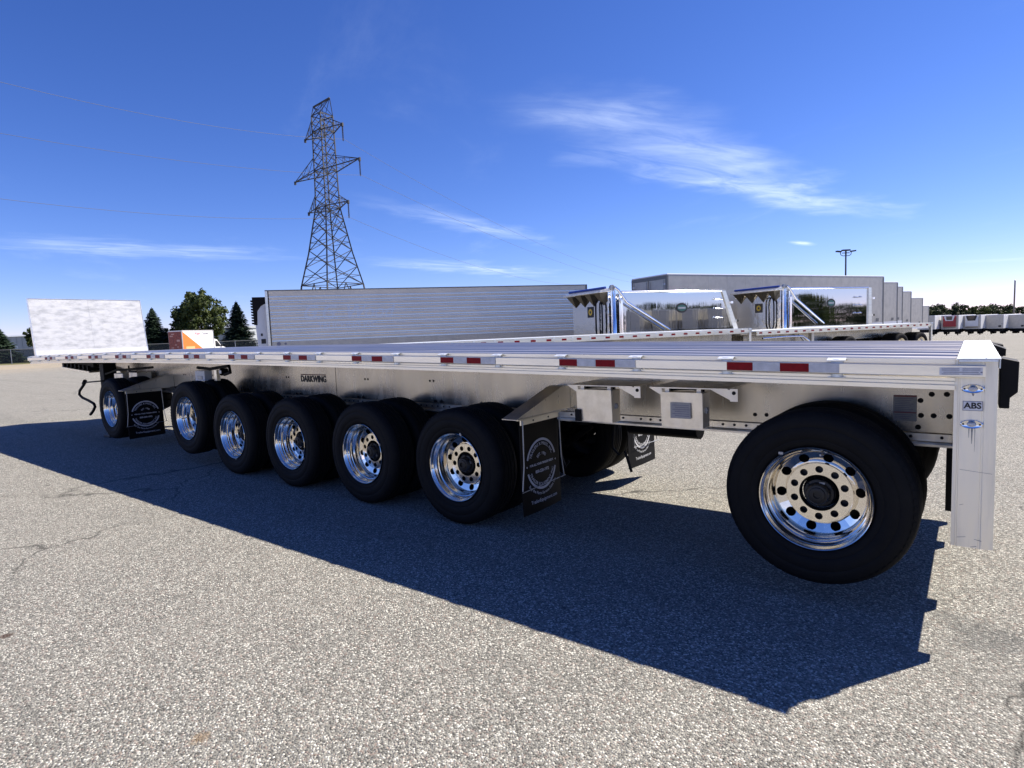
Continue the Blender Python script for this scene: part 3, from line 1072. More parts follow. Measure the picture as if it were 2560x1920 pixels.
# decals on the web
lay_text('lettering', [text_mesh('DARKWING', 0.112, bold=0.0038, spacing=1.02)], (-6.852, 0.7905, 1.172), (0.90, 0, 0), (0, 0, 1), 'ink', TRL)
TB().tbox(6.578, 7.127, 0.7905, 0.7935, 1.224, 1.236).build('lettering_bar', 'inkred', TRL)
STK = TB().tbox(0.381, 0.507, 0.7915, 0.7935, 1.011, 1.177).build('spec_sticker', 'sticker', TRL)
mb = TB()
mb.tbox(0.383, 0.505, 0.7905, 0.7913, 1.165, 1.175); mb.tbox(0.383, 0.505, 0.7905, 0.7913, 1.062, 1.070)
mb.build('red_line', pmat('faded_red', (0.28, 0.09, 0.08), rough=0.5), STK)
mb = TB()
for k in range(12):
    z = 1.155 - k * 0.0115
    if 1.058 < z < 1.074: continue
    mb.tbox(0.40 + 0.01 * (k % 3), 0.498, 0.7905, 0.7913, z - 0.0022, z + 0.0018)
mb.build('fine_print', 'greyprint', STK)

# tool boxes hanging below the rail
for i, (X0, X1) in enumerate(((2.2625, 2.5666), (1.566, 1.866))):
    b = TB().tbox(X0, X1, 0.302, 0.430, 0.957, 1.204).build('hanging_box', 'mill', TRL, bevel=0.003)
    mb = TB()
    dY = 0.012
    mb.hexa([(-X1, 0.298, 0.957), (-X0, 0.298, 0.957), (-X0, 0.300, 0.957), (-X1, 0.300, 0.957), (-X1, 0.284, 1.207), (-X0, 0.284, 1.207), (-X0, 0.287, 1.207), (-X1, 0.287, 1.207)])
    mb.build('box_lid', 'lid', b)
    mb = TB()
    mb.tbox(X0 - 0.012, X0 - 0.001, 0.345, 0.375, 1.06, 1.10)
    mb.tbox(X0 - 0.02, X0 - 0.012, 0.35, 0.37, 1.075, 1.085)
    mb.build('latch', 'galv', b)
    if i == 0:
        TB().tbox(X1 - 0.035, X1 + 0.012, 0.274, 0.3015, 0.957, 1.05).build('catch', 'black', b)
    else:
        pl = TB().prism([(-X1 + 0.075, 1.025), (-X0 - 0.078, 1.025), (-X0 - 0.078, 1.135), (-X1 + 0.075, 1.135)], 'Y', 0.278, 0.282).build('name_plate', 'sticker', b)
        mb = TB()
        for k in range(6):
            z = 1.118 - k * 0.015
            mb.tbox(X0 + 0.09, X1 - 0.09 - 0.02 * (k % 2), 0.2768, 0.2775, z - 0.002, z + 0.002)
        mb.build('fine_print', 'greyprint', pl)
    # hanger shelf with gussets
    mb = TB()
    mb.tbox(X0 - 0.17, X1 + 0.09, 0.30, 0.79, 1.232, 1.240)
    mb.tbox(X0 + 0.02, X0 + 0.05, 0.32, 0.40, 1.204, 1.232); mb.tbox(X1 - 0.05, X1 - 0.02, 0.32, 0.40, 1.204, 1.232)
    mb.prism([(-X1 - 0.09, 1.232), (-X1 - 0.0, 1.232), (-X1 + 0.01, 1.175)], 'Y', 0.304, 0.310)
    mb.prism([(-X0 + 0.05, 1.232), (-X0 + 0.19, 1.232), (-X0 + 0.21, 1.17), (-X0 + 0.19, 1.16)], 'Y', 0.304, 0.310)
    mb.tbox(X0 - 0.235, X0 - 0.185, 0.298, 0.303, 1.155, 1.24)
    mb.build('hanger', 'mill', b)
    mb = TB()
    mb.lathe([(0.013, 0.0), (0.013, -0.0018), (0.0005, -0.0018)], (-(X0 - 0.21), 0.298, 1.212), seg=14)
    mb.tube([(-X0 - 0.01, 0.36, 1.215), (-X0 - 0.1, 0.36, 1.226), (-X0 - 0.2, 0.36, 1.222), (-X1 + 0.02, 0.36, 1.214)], 0.009, 6)
    mb.build('hose', 'black', b)

# small box and strap winch near the front
b = TB().tbox(8.86, 9.15, 0.35, 0.46, 1.15, 1.297).build('hanging_box', 'white', TRL, bevel=0.003)
TB().tbox(8.93, 9.07, 0.345, 0.349, 1.17, 1.225).build('name_plate', 'galv', b)
b = TB().tbox(8.50, 8.57, 0.35, 0.40, 1.16, 1.31).build('bracket', 'rail', TRL)
mb = TB()
mb.tube([(-9.07, 0.36, 1.342), (-8.7, 0.36, 1.325), (-8.4, 0.36, 1.35), (-8.15, 0.36, 1.37), (-8.13, 0.36, 1.28), (-8.30, 0.36, 1.25)], 0.022, 8)
mb.lathe([(0.045, 0.33), (0.05, 0.34), (0.05, 0.42), (0.03, 0.43)], (-8.34, 0, 1.285), seg=16, cap_in=True)
wn = mb.build('strap_winch', 'black', TRL, smooth=True)
TB().tbox(8.31, 8.37, 0.322, 0.329, 1.265, 1.31).build('winch_face', 'label', wn)

# mud flaps with brackets
MF_DECAL = None


def flap_decal():
    parts = []
    R = 0.213
    parts.append(arc_ring(R, R - 0.020, rad(16), rad(164)))
    parts.append(arc_ring(R, R - 0.020, rad(196), rad(344)))
    for sx in (-1, 1):
        vs, fs = arc_ring(0.0, 0.008, 0, 2 * math.pi, 10)
        parts.append((moved(vs, sx * (R - 0.008), 0), fs))
    vs, fs = text_mesh('TRAILERS X PRESS, INC.', 0.036, bold=0.0006, spacing=1.05)
    parts.append((bend(vs, 0.166), fs))
    vs, fs = text_mesh('EST. 1982', 0.034, bold=0.0006)
    parts.append((bend(vs, 0.085), fs))
    vs, fs = text_mesh('FOR ALL YOUR TRAILER NEEDS', 0.025, bold=0.0010, spacing=0.95)
    parts.append((moved(vs, 0, 0.003), fs))
    vs, fs = text_mesh('800-220-1972', 0.034, bold=0.0012)
    parts.append((moved(vs, 0, -0.058), fs))
    vs, fs = text_mesh('TRAILER EQUIPMENT INC', 0.036, bold=0.0006, spacing=1.02)
    parts.append((bend(vs, 0.172, up=False), fs))
    vs, fs = text_mesh('Buy the Parts-Service-Sales Co.', 0.034, bold=0.0003, spacing=1.0)
    parts.append((bend(vs, 0.246, up=False), fs))
    vs, fs = text_mesh('TrailerEquipment.com', 0.042, bold=0.0004)
    parts.append((moved(vs, 0.01, -0.300), fs))
    return parts


DECAL = flap_decal()


def mud_flap(X, near, Y0=0.035, Y1=0.580):
    s = (lambda y: y) if near else (lambda y: WID - y)
    mb = TB()
    # slightly billowed sheet
    ny, nz = 10, 12
    g = []
    for j in range(nz + 1):
        row = []
        z = 0.19 + (0.93 - 0.19) * j / nz
        for i in range(ny + 1):
            y = Y0 + (Y1 - Y0) * i / ny
            off = 0.012 * math.sin(math.pi * i / ny) * (1 - j / nz) + 0.016 * (1 - j / nz) ** 2
            row.append((-X + off, s(y), z + (0.008 * (i / ny - 0.5) * (1 - j / nz))))
        g.append(row)
    fr = [[mb.v(*p) for p in row] for row in g]
    bk = [[mb.v(p[0] - 0.009, p[1], p[2]) for p in row] for row in g]
    for j in range(nz):
        for i in range(ny):
            mb.face([fr[j][i], fr[j][i + 1], fr[j + 1][i + 1], fr[j + 1][i]])
            mb.face([bk[j][i], bk[j + 1][i], bk[j + 1][i + 1], bk[j][i + 1]])
    for i in range(ny):
        mb.face([fr[0][i], bk[0][i], bk[0][i + 1], fr[0][i + 1]]); mb.face([fr[nz][i], fr[nz][i + 1], bk[nz][i + 1], bk[nz][i]])
    for j in range(nz):
        mb.face([fr[j][0], fr[j + 1][0], bk[j + 1][0], bk[j][0]]); mb.face([fr[j][ny], bk[j][ny], bk[j + 1][ny], fr[j + 1][ny]])
    fl = mb.build('mud_flap', 'flap', TRL, smooth=True)
    # decal follows the billow of the sheet
    yc_, zc_ = (Y0 + Y1) / 2, 0.575
    verts, faces = [], []
    for vs, fs in DECAL:
        b0 = len(verts)
        for v in vs:
            y, z = (s(yc_) + v.x), zc_ + v.y
            fy = max(0, min(1, (s(y) - Y0) / (Y1 - Y0))); fz = max(0, min(1, (z - 0.19) / 0.74))
            off = 0.012 * math.sin(math.pi * fy) * (1 - fz) + 0.016 * (1 - fz) ** 2
            verts.append((-X + off + 0.0035, y, z))
        faces += [tuple(i + b0 for i in f) for f in fs]
    me = bpy.data.meshes.new('flap_lettering'); me.from_pydata(verts, [], faces); me.materials.append(M['decal'])
    link('flap_lettering', me, fl)
    # clamp strip, rods and the wing-shaped bracket plate up to the beam
    mb = TB()
    mb.tbox(X - 0.016, X - 0.004, min(s(Y0), s(Y1)), max(s(Y0), s(Y1)), 0.93, 0.975)
    mb.tbox(X - 0.016, X + 0.006, min(s(0.0), s(0.72)), max(s(0.0), s(0.72)), 0.972, 0.980)
    mb.build('clamp_strip', 'rail', fl)
    mb = TB()
    for k in (0.3, 0.7):
        y = s(Y0 + (Y1 - Y0) * k)
        mb.lathe([(0.007, 0.016), (0.007, 0.021), (0.001, 0.022)], (-X, y, 0.952), axis='X', seg=8)
    mb.build('bolt_head', 'darksteel', fl)
    mb = TB()
    a = [(-0.012, 0.975), (0.655, 1.175), (0.70, 1.180), (0.79, 1.172), (0.79, 0.982), (0.0, 0.980)]
    mb.prism([(s(y), z) for y, z in a], 'X', -X - 0.004, -X + 0.003)
    # curved top flange of the bracket
    q = [Vector((-X, s(y), z)) for y, z in ((-0.012, 0.976), (0.30, 1.071), (0.64, 1.174), (0.70, 1.183), (0.79, 1.176))]
    for p0, p1 in zip(q, q[1:]):
        mb.hexa([p0 + Vector((-0.14, 0, 0)), p0 + Vector((0.006, 0, 0)), p1 + Vector((0.006, 0, 0)), p1 + Vector((-0.14, 0, 0)),
                 p0 + Vector((-0.14, 0, 0.006)), p0 + Vector((0.006, 0, 0.006)), p1 + Vector((0.006, 0, 0.006)), p1 + Vector((-0.14, 0, 0.006))])
    mb.build('flap_bracket', 'mill', fl)
    mb = TB()
    mb.tube([(-X + 0.02, s(0.05), 0.965), (-X + 0.022, s(0.045), 0.60), (-X + 0.02, s(0.02), 0.40)], 0.005, 6)
    mb.tube([(-X + 0.02, s(0.575), 0.965), (-X + 0.022, s(0.585), 0.60), (-X + 0.03, s(0.61), 0.41)], 0.005, 6)
    mb.tube([(-X + 0.036, s(0.0), 0.395), (-X + 0.036, s(0.625), 0.412)], 0.0035, 6)
    mb.build('sway_rod', 'galv', fl)
    return fl


mud_flap(2.95, True)
mud_flap(2.95, False, Y0=0.06, Y1=0.70)
mud_flap(10.95, True)
mud_flap(10.95, False)

# wheels
AX = [(0.823, 0.638), (3.681, 0.5145), (4.961, 0.5145), (6.265, 0.5145), (7.558, 0.5145), (8.821, 0.654), (11.641, 0.653)]
WHEEL = make_wheel(TRL)
first = True
for i, (X, z) in enumerate(AX):
    for near in (True, False):
        w = WHEEL if first else copy_tree(WHEEL, TRL)
        first = False
        w.location = (-X, 0.032 if near else WID - 0.032, z)
        w.rotation_euler = (0, 0, 0 if near else math.pi)
        spin = 0.9 * i + (0.4 if not near else 0)
        for ch in w.children:
            ch.rotation_euler = (0, spin if i else 0, 0)
    mb = TB()
    mb.tube([(-X, 0.32, z), (-X, WID - 0.32, z)], 0.064, 14)
    ax = mb.build('axle', 'black', TRL, smooth=True)
    for Yb in (0.80, WID - 0.80):
        mb = TB()
        mb.prism([(-X - 0.42, 0.86), (-X - 0.26, 0.86), (-X - 0.30, 0.66), (-X - 0.40, 0.66)], 'Y', Yb - 0.05, Yb + 0.05)
        mb.bar((-X - 0.36, Yb, 0.69), (-X + 0.05, Yb, z - 0.09), 0.08, 0.09)
        mb.lathe([(0.10, 0.0), (0.125, 0.03), (0.125, 0.10), (0.11, 0.12), (0.125, 0.14), (0.12, 0.20)], (-X + 0.24, Yb, 0.865), axis='Z', sign=-1, seg=18)
        mb.bar((-X + 0.05, Yb, z - 0.09), (-X + 0.36, Yb, 0.64), 0.08, 0.05)
        mb.build('suspension_arm', 'black', ax)
    for yb_ in (0.55, WID - 0.71):
        mb = TB()
        mb.lathe([(0.09, 0.0), (0.09, 0.16), (0.05, 0.17)], (-X + 0.16, yb_, z + 0.02), axis='Y', seg=16, cap_in=True)
        mb.build('brake_chamber', 'black', ax, smooth=True)
# dark hoses and an air tank seen under the beams
mb = TB()
mb.tube([(-2.6, 0.95, 0.85), (-2.62, 0.95, 0.62), (-2.56, 0.95, 0.56), (-2.5, 0.95, 0.60), (-2.44, 0.95, 0.42)], 0.012, 6)
mb.tube([(-3.05, 0.72, 0.88), (-3.0, 0.70, 0.55), (-2.96, 0.70, 0.46), (-2.92, 0.7, 0.52)], 0.012, 6)
mb.build('air_hose', 'black', TRL)
mb = TB()
mb.tube([(-1.95, 1.29, 0.80), (-2.6, 1.29, 0.80)], 0.11, 16)
mb.build('air_tank', 'black', TRL, smooth=True)
mb = TB()
mb.tbox(1.34, 1.40, 0.74, 0.77, 0.80, 0.866)
mb.prism([(-1.40, 0.80), (-1.30, 0.835), (-1.33, 0.81)], 'Y', 0.74, 0.77)
mb.build('cable_clip', 'black', TRL)

# headboard at the front
BX, BL, BH = 15.962, 0.209, 1.2327
zb = zc(BX) + 0.02


def bh(mb, y0, y1, h0, h1, off0, off1):
    def P(y, h, o):
        return (-(BX + BL * h / BH) + o, y, zb + h)
    mb.hexa([P(y0, h0, off0), P(y1, h0, off0), P(y1, h0, off1), P(y0, h0, off1), P(y0, h1, off0), P(y1, h1, off0), P(y1, h1, off1), P(y0, h1, off1)])


Y0b, Y1b = 0.150, 2.336
mb = TB(); bh(mb, Y0b, Y1b, 0.0, BH, -0.03, 0.0)
HB = mb.build('headboard', 'bulkhead', TRL)
mb = TB(); bh(mb, Y0b - 0.002, Y1b + 0.002, 0.0, 0.115, 0.0005, 0.006)
mb.build('kick_strip', 'kick', HB)
mb = TB(); bh(mb, Y0b - 0.012, Y0b, 0.0, BH + 0.006, -0.06, 0.012); bh(mb, Y1b, Y1b + 0.012, 0.0, BH + 0.006, -0.06, 0.004)
bh(mb, Y0b, Y1b, BH, BH + 0.012, -0.06, 0.006)
mb.build('headboard_frame', 'rail', HB)
mb = TB(); bh(mb, 1.2435, 1.2455, 0.116, BH, 0.0005, 0.0015)
mb.build('headboard_seam', 'galv', HB)
mb = TB()
for yy in (0.45, 0.9, 1.6, 2.05):
    bh(mb, yy, yy + 0.06, 0.0, BH - 0.02, -0.11, -0.031)
mb.build('stiffener', 'mill', HB)

# coupler plate, landing gear and its crank
mb = TB()
mb.hexa([(-15.9, 0.55, 1.295), (-14.2, 0.55, 1.20), (-14.2, WID - 0.55, 1.20), (-15.9, WID - 0.55, 1.295), (-15.9, 0.55, 1.315), (-14.2, 0.55, 1.225), (-14.2, WID - 0.55, 1.225), (-15.9, WID - 0.55, 1.315)])
mb.build('coupler_plate', 'rail', TRL)
mb = TB()
for k in range(7):
    X = 14.3 + k * 0.24
    z = 1.235 + (X - 14.2) * 0.053
    mb.tbox(X, X + 0.05, 0.56, WID - 0.56, z, z + 0.10)
mb.tbox(14.1, 16.0, 0.60, 0.66, 1.31, 1.40)
mb.build('coupler_rib', 'black', TRL)
for Yl in (0.40, WID - 0.62):
    lg = TB().tbox(12.95, 13.15, Yl, Yl + 0.22, 0.62, 1.40).build('landing_gear', 'black', TRL, bevel=0.01)
    TB().tbox(12.99, 13.11, Yl + 0.04, Yl + 0.18, 0.05, 0.64).build('inner_leg', 'darksteel', lg)
    TB().tbox(12.90, 13.20, Yl - 0.02, Yl + 0.24, 0.0, 0.05).build('foot', 'darksteel', lg, bevel=0.01)
    mb = TB()
    mb.bar((-13.05, Yl + 0.11, 0.80), (-13.0, 1.29, 1.30), 0.06)
    mb.bar((-13.05, Yl + 0.11, 0.80), (-13.9, Yl + 0.3, 1.28), 0.06)
    mb.build('brace', 'black', lg)
mb = TB()
mb.tube([(-12.75, 0.40, 1.083), (-12.75, 0.25, 1.085), (-13.52, 0.25, 1.045)], 0.013, 8)
mb.tube([(-13.50, 0.25, 1.06), (-13.56, 0.25, 1.0), (-13.82, 0.25, 0.88), (-13.86, 0.25, 0.80), (-13.70, 0.25, 0.745), (-13.40, 0.25, 0.706), (-13.12, 0.25, 0.655), (-13.07, 0.25, 0.60), (-13.20, 0.25, 0.51), (-13.36, 0.25, 0.437)], 0.024, 8)
mb.tube([(-13.47, 0.25, 1.075), (-13.56, 0.25, 1.02)], 0.035, 8)
mb.build('crank_handle', 'black', TRL, smooth=True)
mb = TB()
mb.tbox(12.2, 12.6, 0.45, 0.70, 0.98, 1.22); mb.tbox(11.7, 12.05, 0.50, 0.74, 1.05, 1.24)
mb.build('valve_box', 'mill', TRL, bevel=0.01)
mb = TB()
mb.tube([(-12.9, 0.42, 1.20), (-12.3, 0.40, 1.28), (-11.6, 0.42, 1.30), (-11.0, 0.5, 1.33)], 0.02, 6)
mb.tube([(-11.9, 0.46, 1.36), (-11.9, 0.46, 1.26), (-11.6, 0.46, 1.25)], 0.015, 6)
mb.build('air_line', 'black', TRL)


# ------------------------------------------------------------------ trailers standing behind
def heading(ax, ay, bx_, by_):
    return math.atan2(by_ - ay, bx_ - ax)


def simple_wheel(parent, x, y, z, face=-1, r=0.515, w=0.27):
    """a road wheel seen from far off: tyre, bright dished rim"""
    h = holder('wheel', parent, (x, y, z))
    mb = MB()
    mb.lathe([(0.30, 0.02), (0.34, -0.012), (0.44, -0.016), (0.49, 0.0), (0.512, 0.03), (r, 0.06), (r, w - 0.05), (0.50, w), (0.30, w)], (0, 0, 0), sign=-face, seg=28)
    mb.build('tyre', 'rubber', h, smooth=True)
    mb = MB()
    mb.lathe([(0.304, 0.0), (0.29, 0.02), (0.265, 0.06), (0.25, 0.13), (0.19, 0.16), (0.18, 0.14), (0.10, 0.14), (0.10, 0.09), (0.001, 0.08)], (0, 0, 0), sign=-face, seg=28)
    mb.build('rim', 'polished', h, smooth=True)
    return h


def frame_on(t, L, Wd, z_floor, axles, gear_x):
    """bogie, wheels and landing gear under a box trailer whose local x runs along its length, near side at y=0"""
    for ax_ in axles:
        for y, f in ((0.03, -1), (Wd - 0.03, 1)):
            simple_wheel(t, ax_, y, 0.515, f, w=0.6)
    mb = MB()
    a, b = min(axles) - 0.9, max(axles) + 0.9
    mb.box(a, b, 0.75, 0.85, 0.75, z_floor); mb.box(a, b, Wd - 0.85, Wd - 0.75, 0.75, z_floor)
    mb.build('bogie', 'darksteel', t)
    for y in (0.45, Wd - 0.6):
        mb = MB()
        mb.box(gear_x - 0.08, gear_x + 0.08, y, y + 0.15, 0.05, z_floor)
        mb.box(gear_x - 0.16, gear_x + 0.16, y - 0.05, y + 0.2, 0.0, 0.05)
        mb.build('landing_leg', 'darksteel', t)


def reefer_ribbed():
    """the long refrigerated trailer with level bright ribs"""
    A, B = (-26.273, 11.456), (-16.623, 24.405)
    L, Wd = 16.15, 2.59
    t = thing('reefer_trailer', 'long grey refrigerated trailer with level bright ribs and faded lettering, cooling unit on its nose', 'trailer', (A[0], A[1], 0), heading(*A, *B))
    z0, z1 = 1.22, 4.05
    MB().box(0.0, L, 0.0, Wd, z0, z1).build('body', 'greypanel', t)
    MB().box(-0.01, L + 0.01, -0.014, Wd + 0.014, z1, z1 + 0.05).build('top_rail', 'vandark', t)
    MB().box(-0.012, 0.10, -0.016, -0.001, z0, z1).build('corner_post', 'rail', t)
    MB().box(0.10, 0.15, -0.010, -0.001, z0, z1).build('corner_seam', 'gusset', t)
    MB().box(L - 0.08, L + 0.01, -0.016, -0.001, z0, z1).build('rear_post', 'vandark', t)
    zs = [3.78, 3.60, 3.50, 3.33, 3.23, 3.06, 2.96, 2.79, 2.69, 2.52, 2.42, 2.25, 2.15, 1.98, 1.88, 1.72]
    for k, z in enumerate(zs):
        h = 0.030 if (k == 0 or k % 2 == 1) else 0.018
        mb = MB()
        mb.prism([(-0.001, z - h), (-0.0115, z - h * 0.9), (-0.0075, z + h * 0.9), (-0.001, z + h)], 'X', 0.16, L - 0.09)
        mb.build('side_rib', 'rib', t)
    for k in range(9):
        x = 0.16 + k * (L - 0.25) / 9
        MB().box(x, x + (L - 0.25) / 9 - 0.012, -0.009, -0.001, z0 + 0.01, 1.68).build('skirt_panel', 'van', t)
    # ghost of old lettering
    lay_text('faded_name', [text_mesh('G.G. Wood', 0.95, align='LEFT', bold=0.02, shear=0.35)], (1.55, -0.0045, 2.98), (0.92, 0, 0), (0, 0, 1), 'ghost', t)['kind'] = 'stuff'
    lay_text('faded_caption', [text_mesh('TRUCKING INC.', 0.36, align='LEFT', bold=0.01)], (2.25, -0.0045, 2.36), (1.1, 0, 0), (0, 0, 1), 'ghost', t)['kind'] = 'stuff'
    for bx_, br_ in ((0.45, 0.09), (0.75, 0.055)):
        mb = MB()
        mb.lathe([(br_, 0.0), (br_, -0.004), (0.001, -0.004)], (bx_, -0.010, 1.58), seg=16)
        mb.build('badge', 'greyprint', t)
    # cooling unit
    u = MB()
    u.hexa([(-0.50, 0.25, 1.46), (-0.002, 0.25, 1.46), (-0.002, Wd - 0.25, 1.46), (-0.50, Wd - 0.25, 1.46),
            (-0.60, 0.25, 3.66), (-0.002, 0.25, 3.72), (-0.002, Wd - 0.25, 3.72), (-0.60, Wd - 0.25, 3.66)])
    cu = u.build('cooling_unit', 'white', t, bevel=0.04)
    mb = MB()
    mb.prism([(-0.60, 2.5), (-0.46, 2.5), (-0.42, 3.15), (-0.25, 3.38), (-0.004, 3.52), (-0.004, 3.80), (-0.62, 3.74)], 'Y', 0.235, 0.248)
    mb.box(-0.62, -0.004, 0.236, Wd - 0.24, 3.735, 3.80)
    for k in range(9):
        mb.box(-0.70, -0.585, 0.25, Wd - 0.25, 2.55 + k * 0.13, 2.62 + k * 0.13)
    mb.build('unit_cowl', 'black', cu)
    mb = MB()
    mb.box(-0.34, -0.14, 0.240, 0.249, 1.62, 1.84); mb.box(-0.34, -0.26, 0.240, 0.249, 1.98, 2.10)
    mb.build('unit_panel', 'ink', cu)
    frame_on(t, L, Wd, z0, (12.9, 14.15), 3.2)


def van_trailer(A, B, label, group=None, plain=False, zb=0.0, mat='van'):
    """dry van: local x from its rear (A) to its nose (B); rear doors at x=0"""
    L, Wd = 16.15, 2.59
    t = thing('van_trailer', label, 'trailer', (A[0], A[1], zb), heading(*A, *B), group)
    z0, z1 = 1.18, 4.04
    # side wall of composite panels with seams between them
    npan = 13
    for side in (0, 1):
        for k in range(npan):
            x0 = 0.09 + k * (L - 0.18) / npan
            y0, y1 = (0.0, 0.02) if side == 0 else (Wd - 0.02, Wd)
            if plain and (side == 1): continue
            MB().box(x0, x0 + (L - 0.18) / npan - 0.006, y0, y1, z0 + 0.26, z1).build('side_panel', mat, t)
    MB().box(0.05, L - 0.02, 0.008, Wd - 0.008, z0, z1 - 0.01).build('body', 'van', t)
    MB().box(0.0, L, -0.006, 0.008, z0, z0 + 0.25).build('bottom_rail', 'roofwhite', t)
    mb = MB()
    mb.box(0.0, L + 0.006, -0.008, Wd + 0.008, z1 + 0.002, z1 + 0.065)
    mb.build('top_rail', 'roofwhite', t, bevel=0.02)
    for y0 in (-0.008, Wd - 0.10):
        MB().box(-0.012, 0.085, y0, y0 + 0.108, z0, z1 - 0.005).build('corner_post', 'vandark', t)
    MB().box(L - 0.09, L + 0.004, -0.010, 0.03, z0, z1 - 0.005).build('nose_post', 'vandark', t)
    if not plain:
        MB().box(-0.014, 0.05, 0.102, Wd - 0.102, z1 - 0.16, z1 - 0.004).build('door_header', 'vandark', t)
        for y0, y1 in ((0.105, Wd / 2 - 0.03), (Wd / 2 + 0.03, Wd - 0.105)):
            d = MB().box(-0.004, 0.045, y0, y1, z0 + 0.02, z1 - 0.17).build('rear_door', 'van', t)
            mb = MB()
            for yy in (y0 + 0.10, y1 - 0.10):
                mb.tube([(-0.03, yy, z0 + 0.05), (-0.03, yy, z1 - 0.2)], 0.016, 6)
            mb.build('lock_rod', 'galv', d)
            mb = MB()
            for zz in (1.6, 2.4, 3.2, 3.6):
                mb.box(-0.022, -0.004, y0 if y0 < 1 else y1 - 0.16, (y0 if y0 < 1 else y1 - 0.16) + 0.16, zz, zz + 0.08)
            mb.build('hinge', 'roofwhite', d)
        frame_on(t, L, Wd, z0, (1.6, 2.85), 13.2)
    else:
        mb = MB()
        mb.box(1.0, 3.6, 0.3, Wd - 0.3, 0.75, z0 - 0.002)
        mb.build('bogie', 'darksteel', t)
        for ax_ in (1.6, 2.85):
            simple_wheel(t, ax_, 0.03, 0.515, -1, w=0.6)
        mb = MB()
        mb.box(13.1, 13.26, 0.5, 0.65, 0.0, z0)
        mb.build('landing_leg', 'darksteel', t)
    MB().box(L - 0.7, L - 0.45, -0.014, -0.0065, z0 + 0.32, z0 + 0.5).build('marker_plate', 'vandark', t)
    return t


reefer_ribbed()
VDIR = Vector((7.287, 15.043)).normalized()
VR = Vector((-11.347, 22.661))
VF = VR + VDIR * 16.15
van_trailer(VR, VF, 'nearest grey box trailer, its closed rear doors facing the flatbeds')
van_spots = [((-4.30, 45.15), 0.0, 'second grey box trailer of the row, a narrow strip beyond the nearest one'),
             ((-4.60, 52.60), 0.0, 'third grey box trailer of the row, with a ribbed look'),
             ((-4.455, 58.62), -0.2, 'fourth grey box trailer of the receding row'),
             ((-4.32, 70.93), -0.5, 'fifth and wide pale box trailer of the receding row'),
             ((-4.83, 92.02), -1.04, 'last and smallest box trailer of the receding row, beside the far trees')]
for i, ((x, y), z, lb) in enumerate(van_spots):
    f = Vector((x, y))
    van_trailer(f - VDIR * 16.15, f, lb, 'box trailers parked in a receding row', plain=True, zb=z)


# ------------------------------------------------------------------ flatbeds and polished bodies between
U2 = VDIR.copy()
P2 = Vector((U2.y, -U2.x))            # towards the camera's side
UANG = math.atan2(U2.y, U2.x)


def flatbed(name, label, end, L, zd, wheels, legs, tape_step=0.62, headboard=False):
    """a flatbed whose right-hand end stands at `end`; local x runs from there back to the left"""
    Wd = 2.59
    t = thing(name, label, 'trailer', (end.x, end.y, 0), UANG + math.pi, 'flatbeds behind the long trailer')
    # local +y is the camera side here, so the body fills y from -Wd to 0
    for k in range(7):
        y0 = -Wd + 0.05 + k * (Wd - 0.1) / 7
        MB().box(0.12, L, y0, y0 + (Wd - 0.1) / 7 - 0.008, zd - 0.04, zd + 0.001 * (k % 2)).build('deck_plank', 'plate', t)
    MB().box(0.0, 0.118, -Wd, 0.0, zd - 0.13, zd + 0.006).build('rear_sill', 'plate', t)
    for y0, y1 in ((-0.048, -0.03), (-Wd + 0.03, -Wd + 0.048)):
        MB().box(0.12, L, y0, y1, zd - 0.16, zd + 0.004).build('side_rail', 'rail', t)
    MB().box(0.0, L, -0.012, 0.0, zd - 0.115, zd - 0.045).build('rub_rail', 'rail', t)
    x = 0.35
    while x < L - 0.2:
        MB().box(x, x + 0.155, 0.0005, 0.002, zd - 0.108, zd - 0.052).build('red_reflector', 'red', t)
        x += tape_step * 0.5
    x = 0.4
    while x < L:
        MB().box(x, x + 0.06, -0.030, -0.0125, zd - 0.13, zd - 0.02).build('spool', 'plate', t)
        x += 0.61
    for y in (-0.8, -Wd + 0.8):
        mb = MB()
        mb.box(0.1, L - 0.2, y - 0.006, y + 0.006, 0.90, zd - 0.165)
        mb.box(0.1, L - 0.2, y - 0.07, y + 0.07, 0.87, 0.90)
        mb.build('main_beam', 'web', t)
    for y in (-0.10, -Wd + 0.02):
        MB().box(0.0, 0.10, y, y + 0.08, 0.55, zd - 0.135).build('corner_post', 'post', t)
    for wx in wheels:
        for y, f in ((-0.03, 1), (-Wd + 0.03, -1)):
            simple_wheel(t, wx, y, 0.515, f, w=0.58)
        mb = MB(); mb.tube([(wx, -0.4, 0.515), (wx, -Wd + 0.4, 0.515)], 0.06, 8); mb.build('axle', 'black', t)
        mb = MB(); mb.box(wx - 0.35, wx + 0.35, -0.87, -0.73, 0.62, 0.87); mb.build('suspension_arm', 'black', t)
    for lx in legs:
        for y in (-0.45, -Wd + 0.3):
            mb = MB(); mb.box(lx - 0.07, lx + 0.07, y, y + 0.14, 0.05, zd - 0.16); mb.box(lx - 0.15, lx + 0.15, y - 0.05, y + 0.19, 0, 0.05)
            lg = mb.build('landing_leg', 'mill', t)
            mb = MB(); mb.bar((lx, y + 0.07, 0.6), (lx + 0.7, y + 0.07, zd - 0.2), 0.05); mb.build('brace', 'mill', lg)
    return t


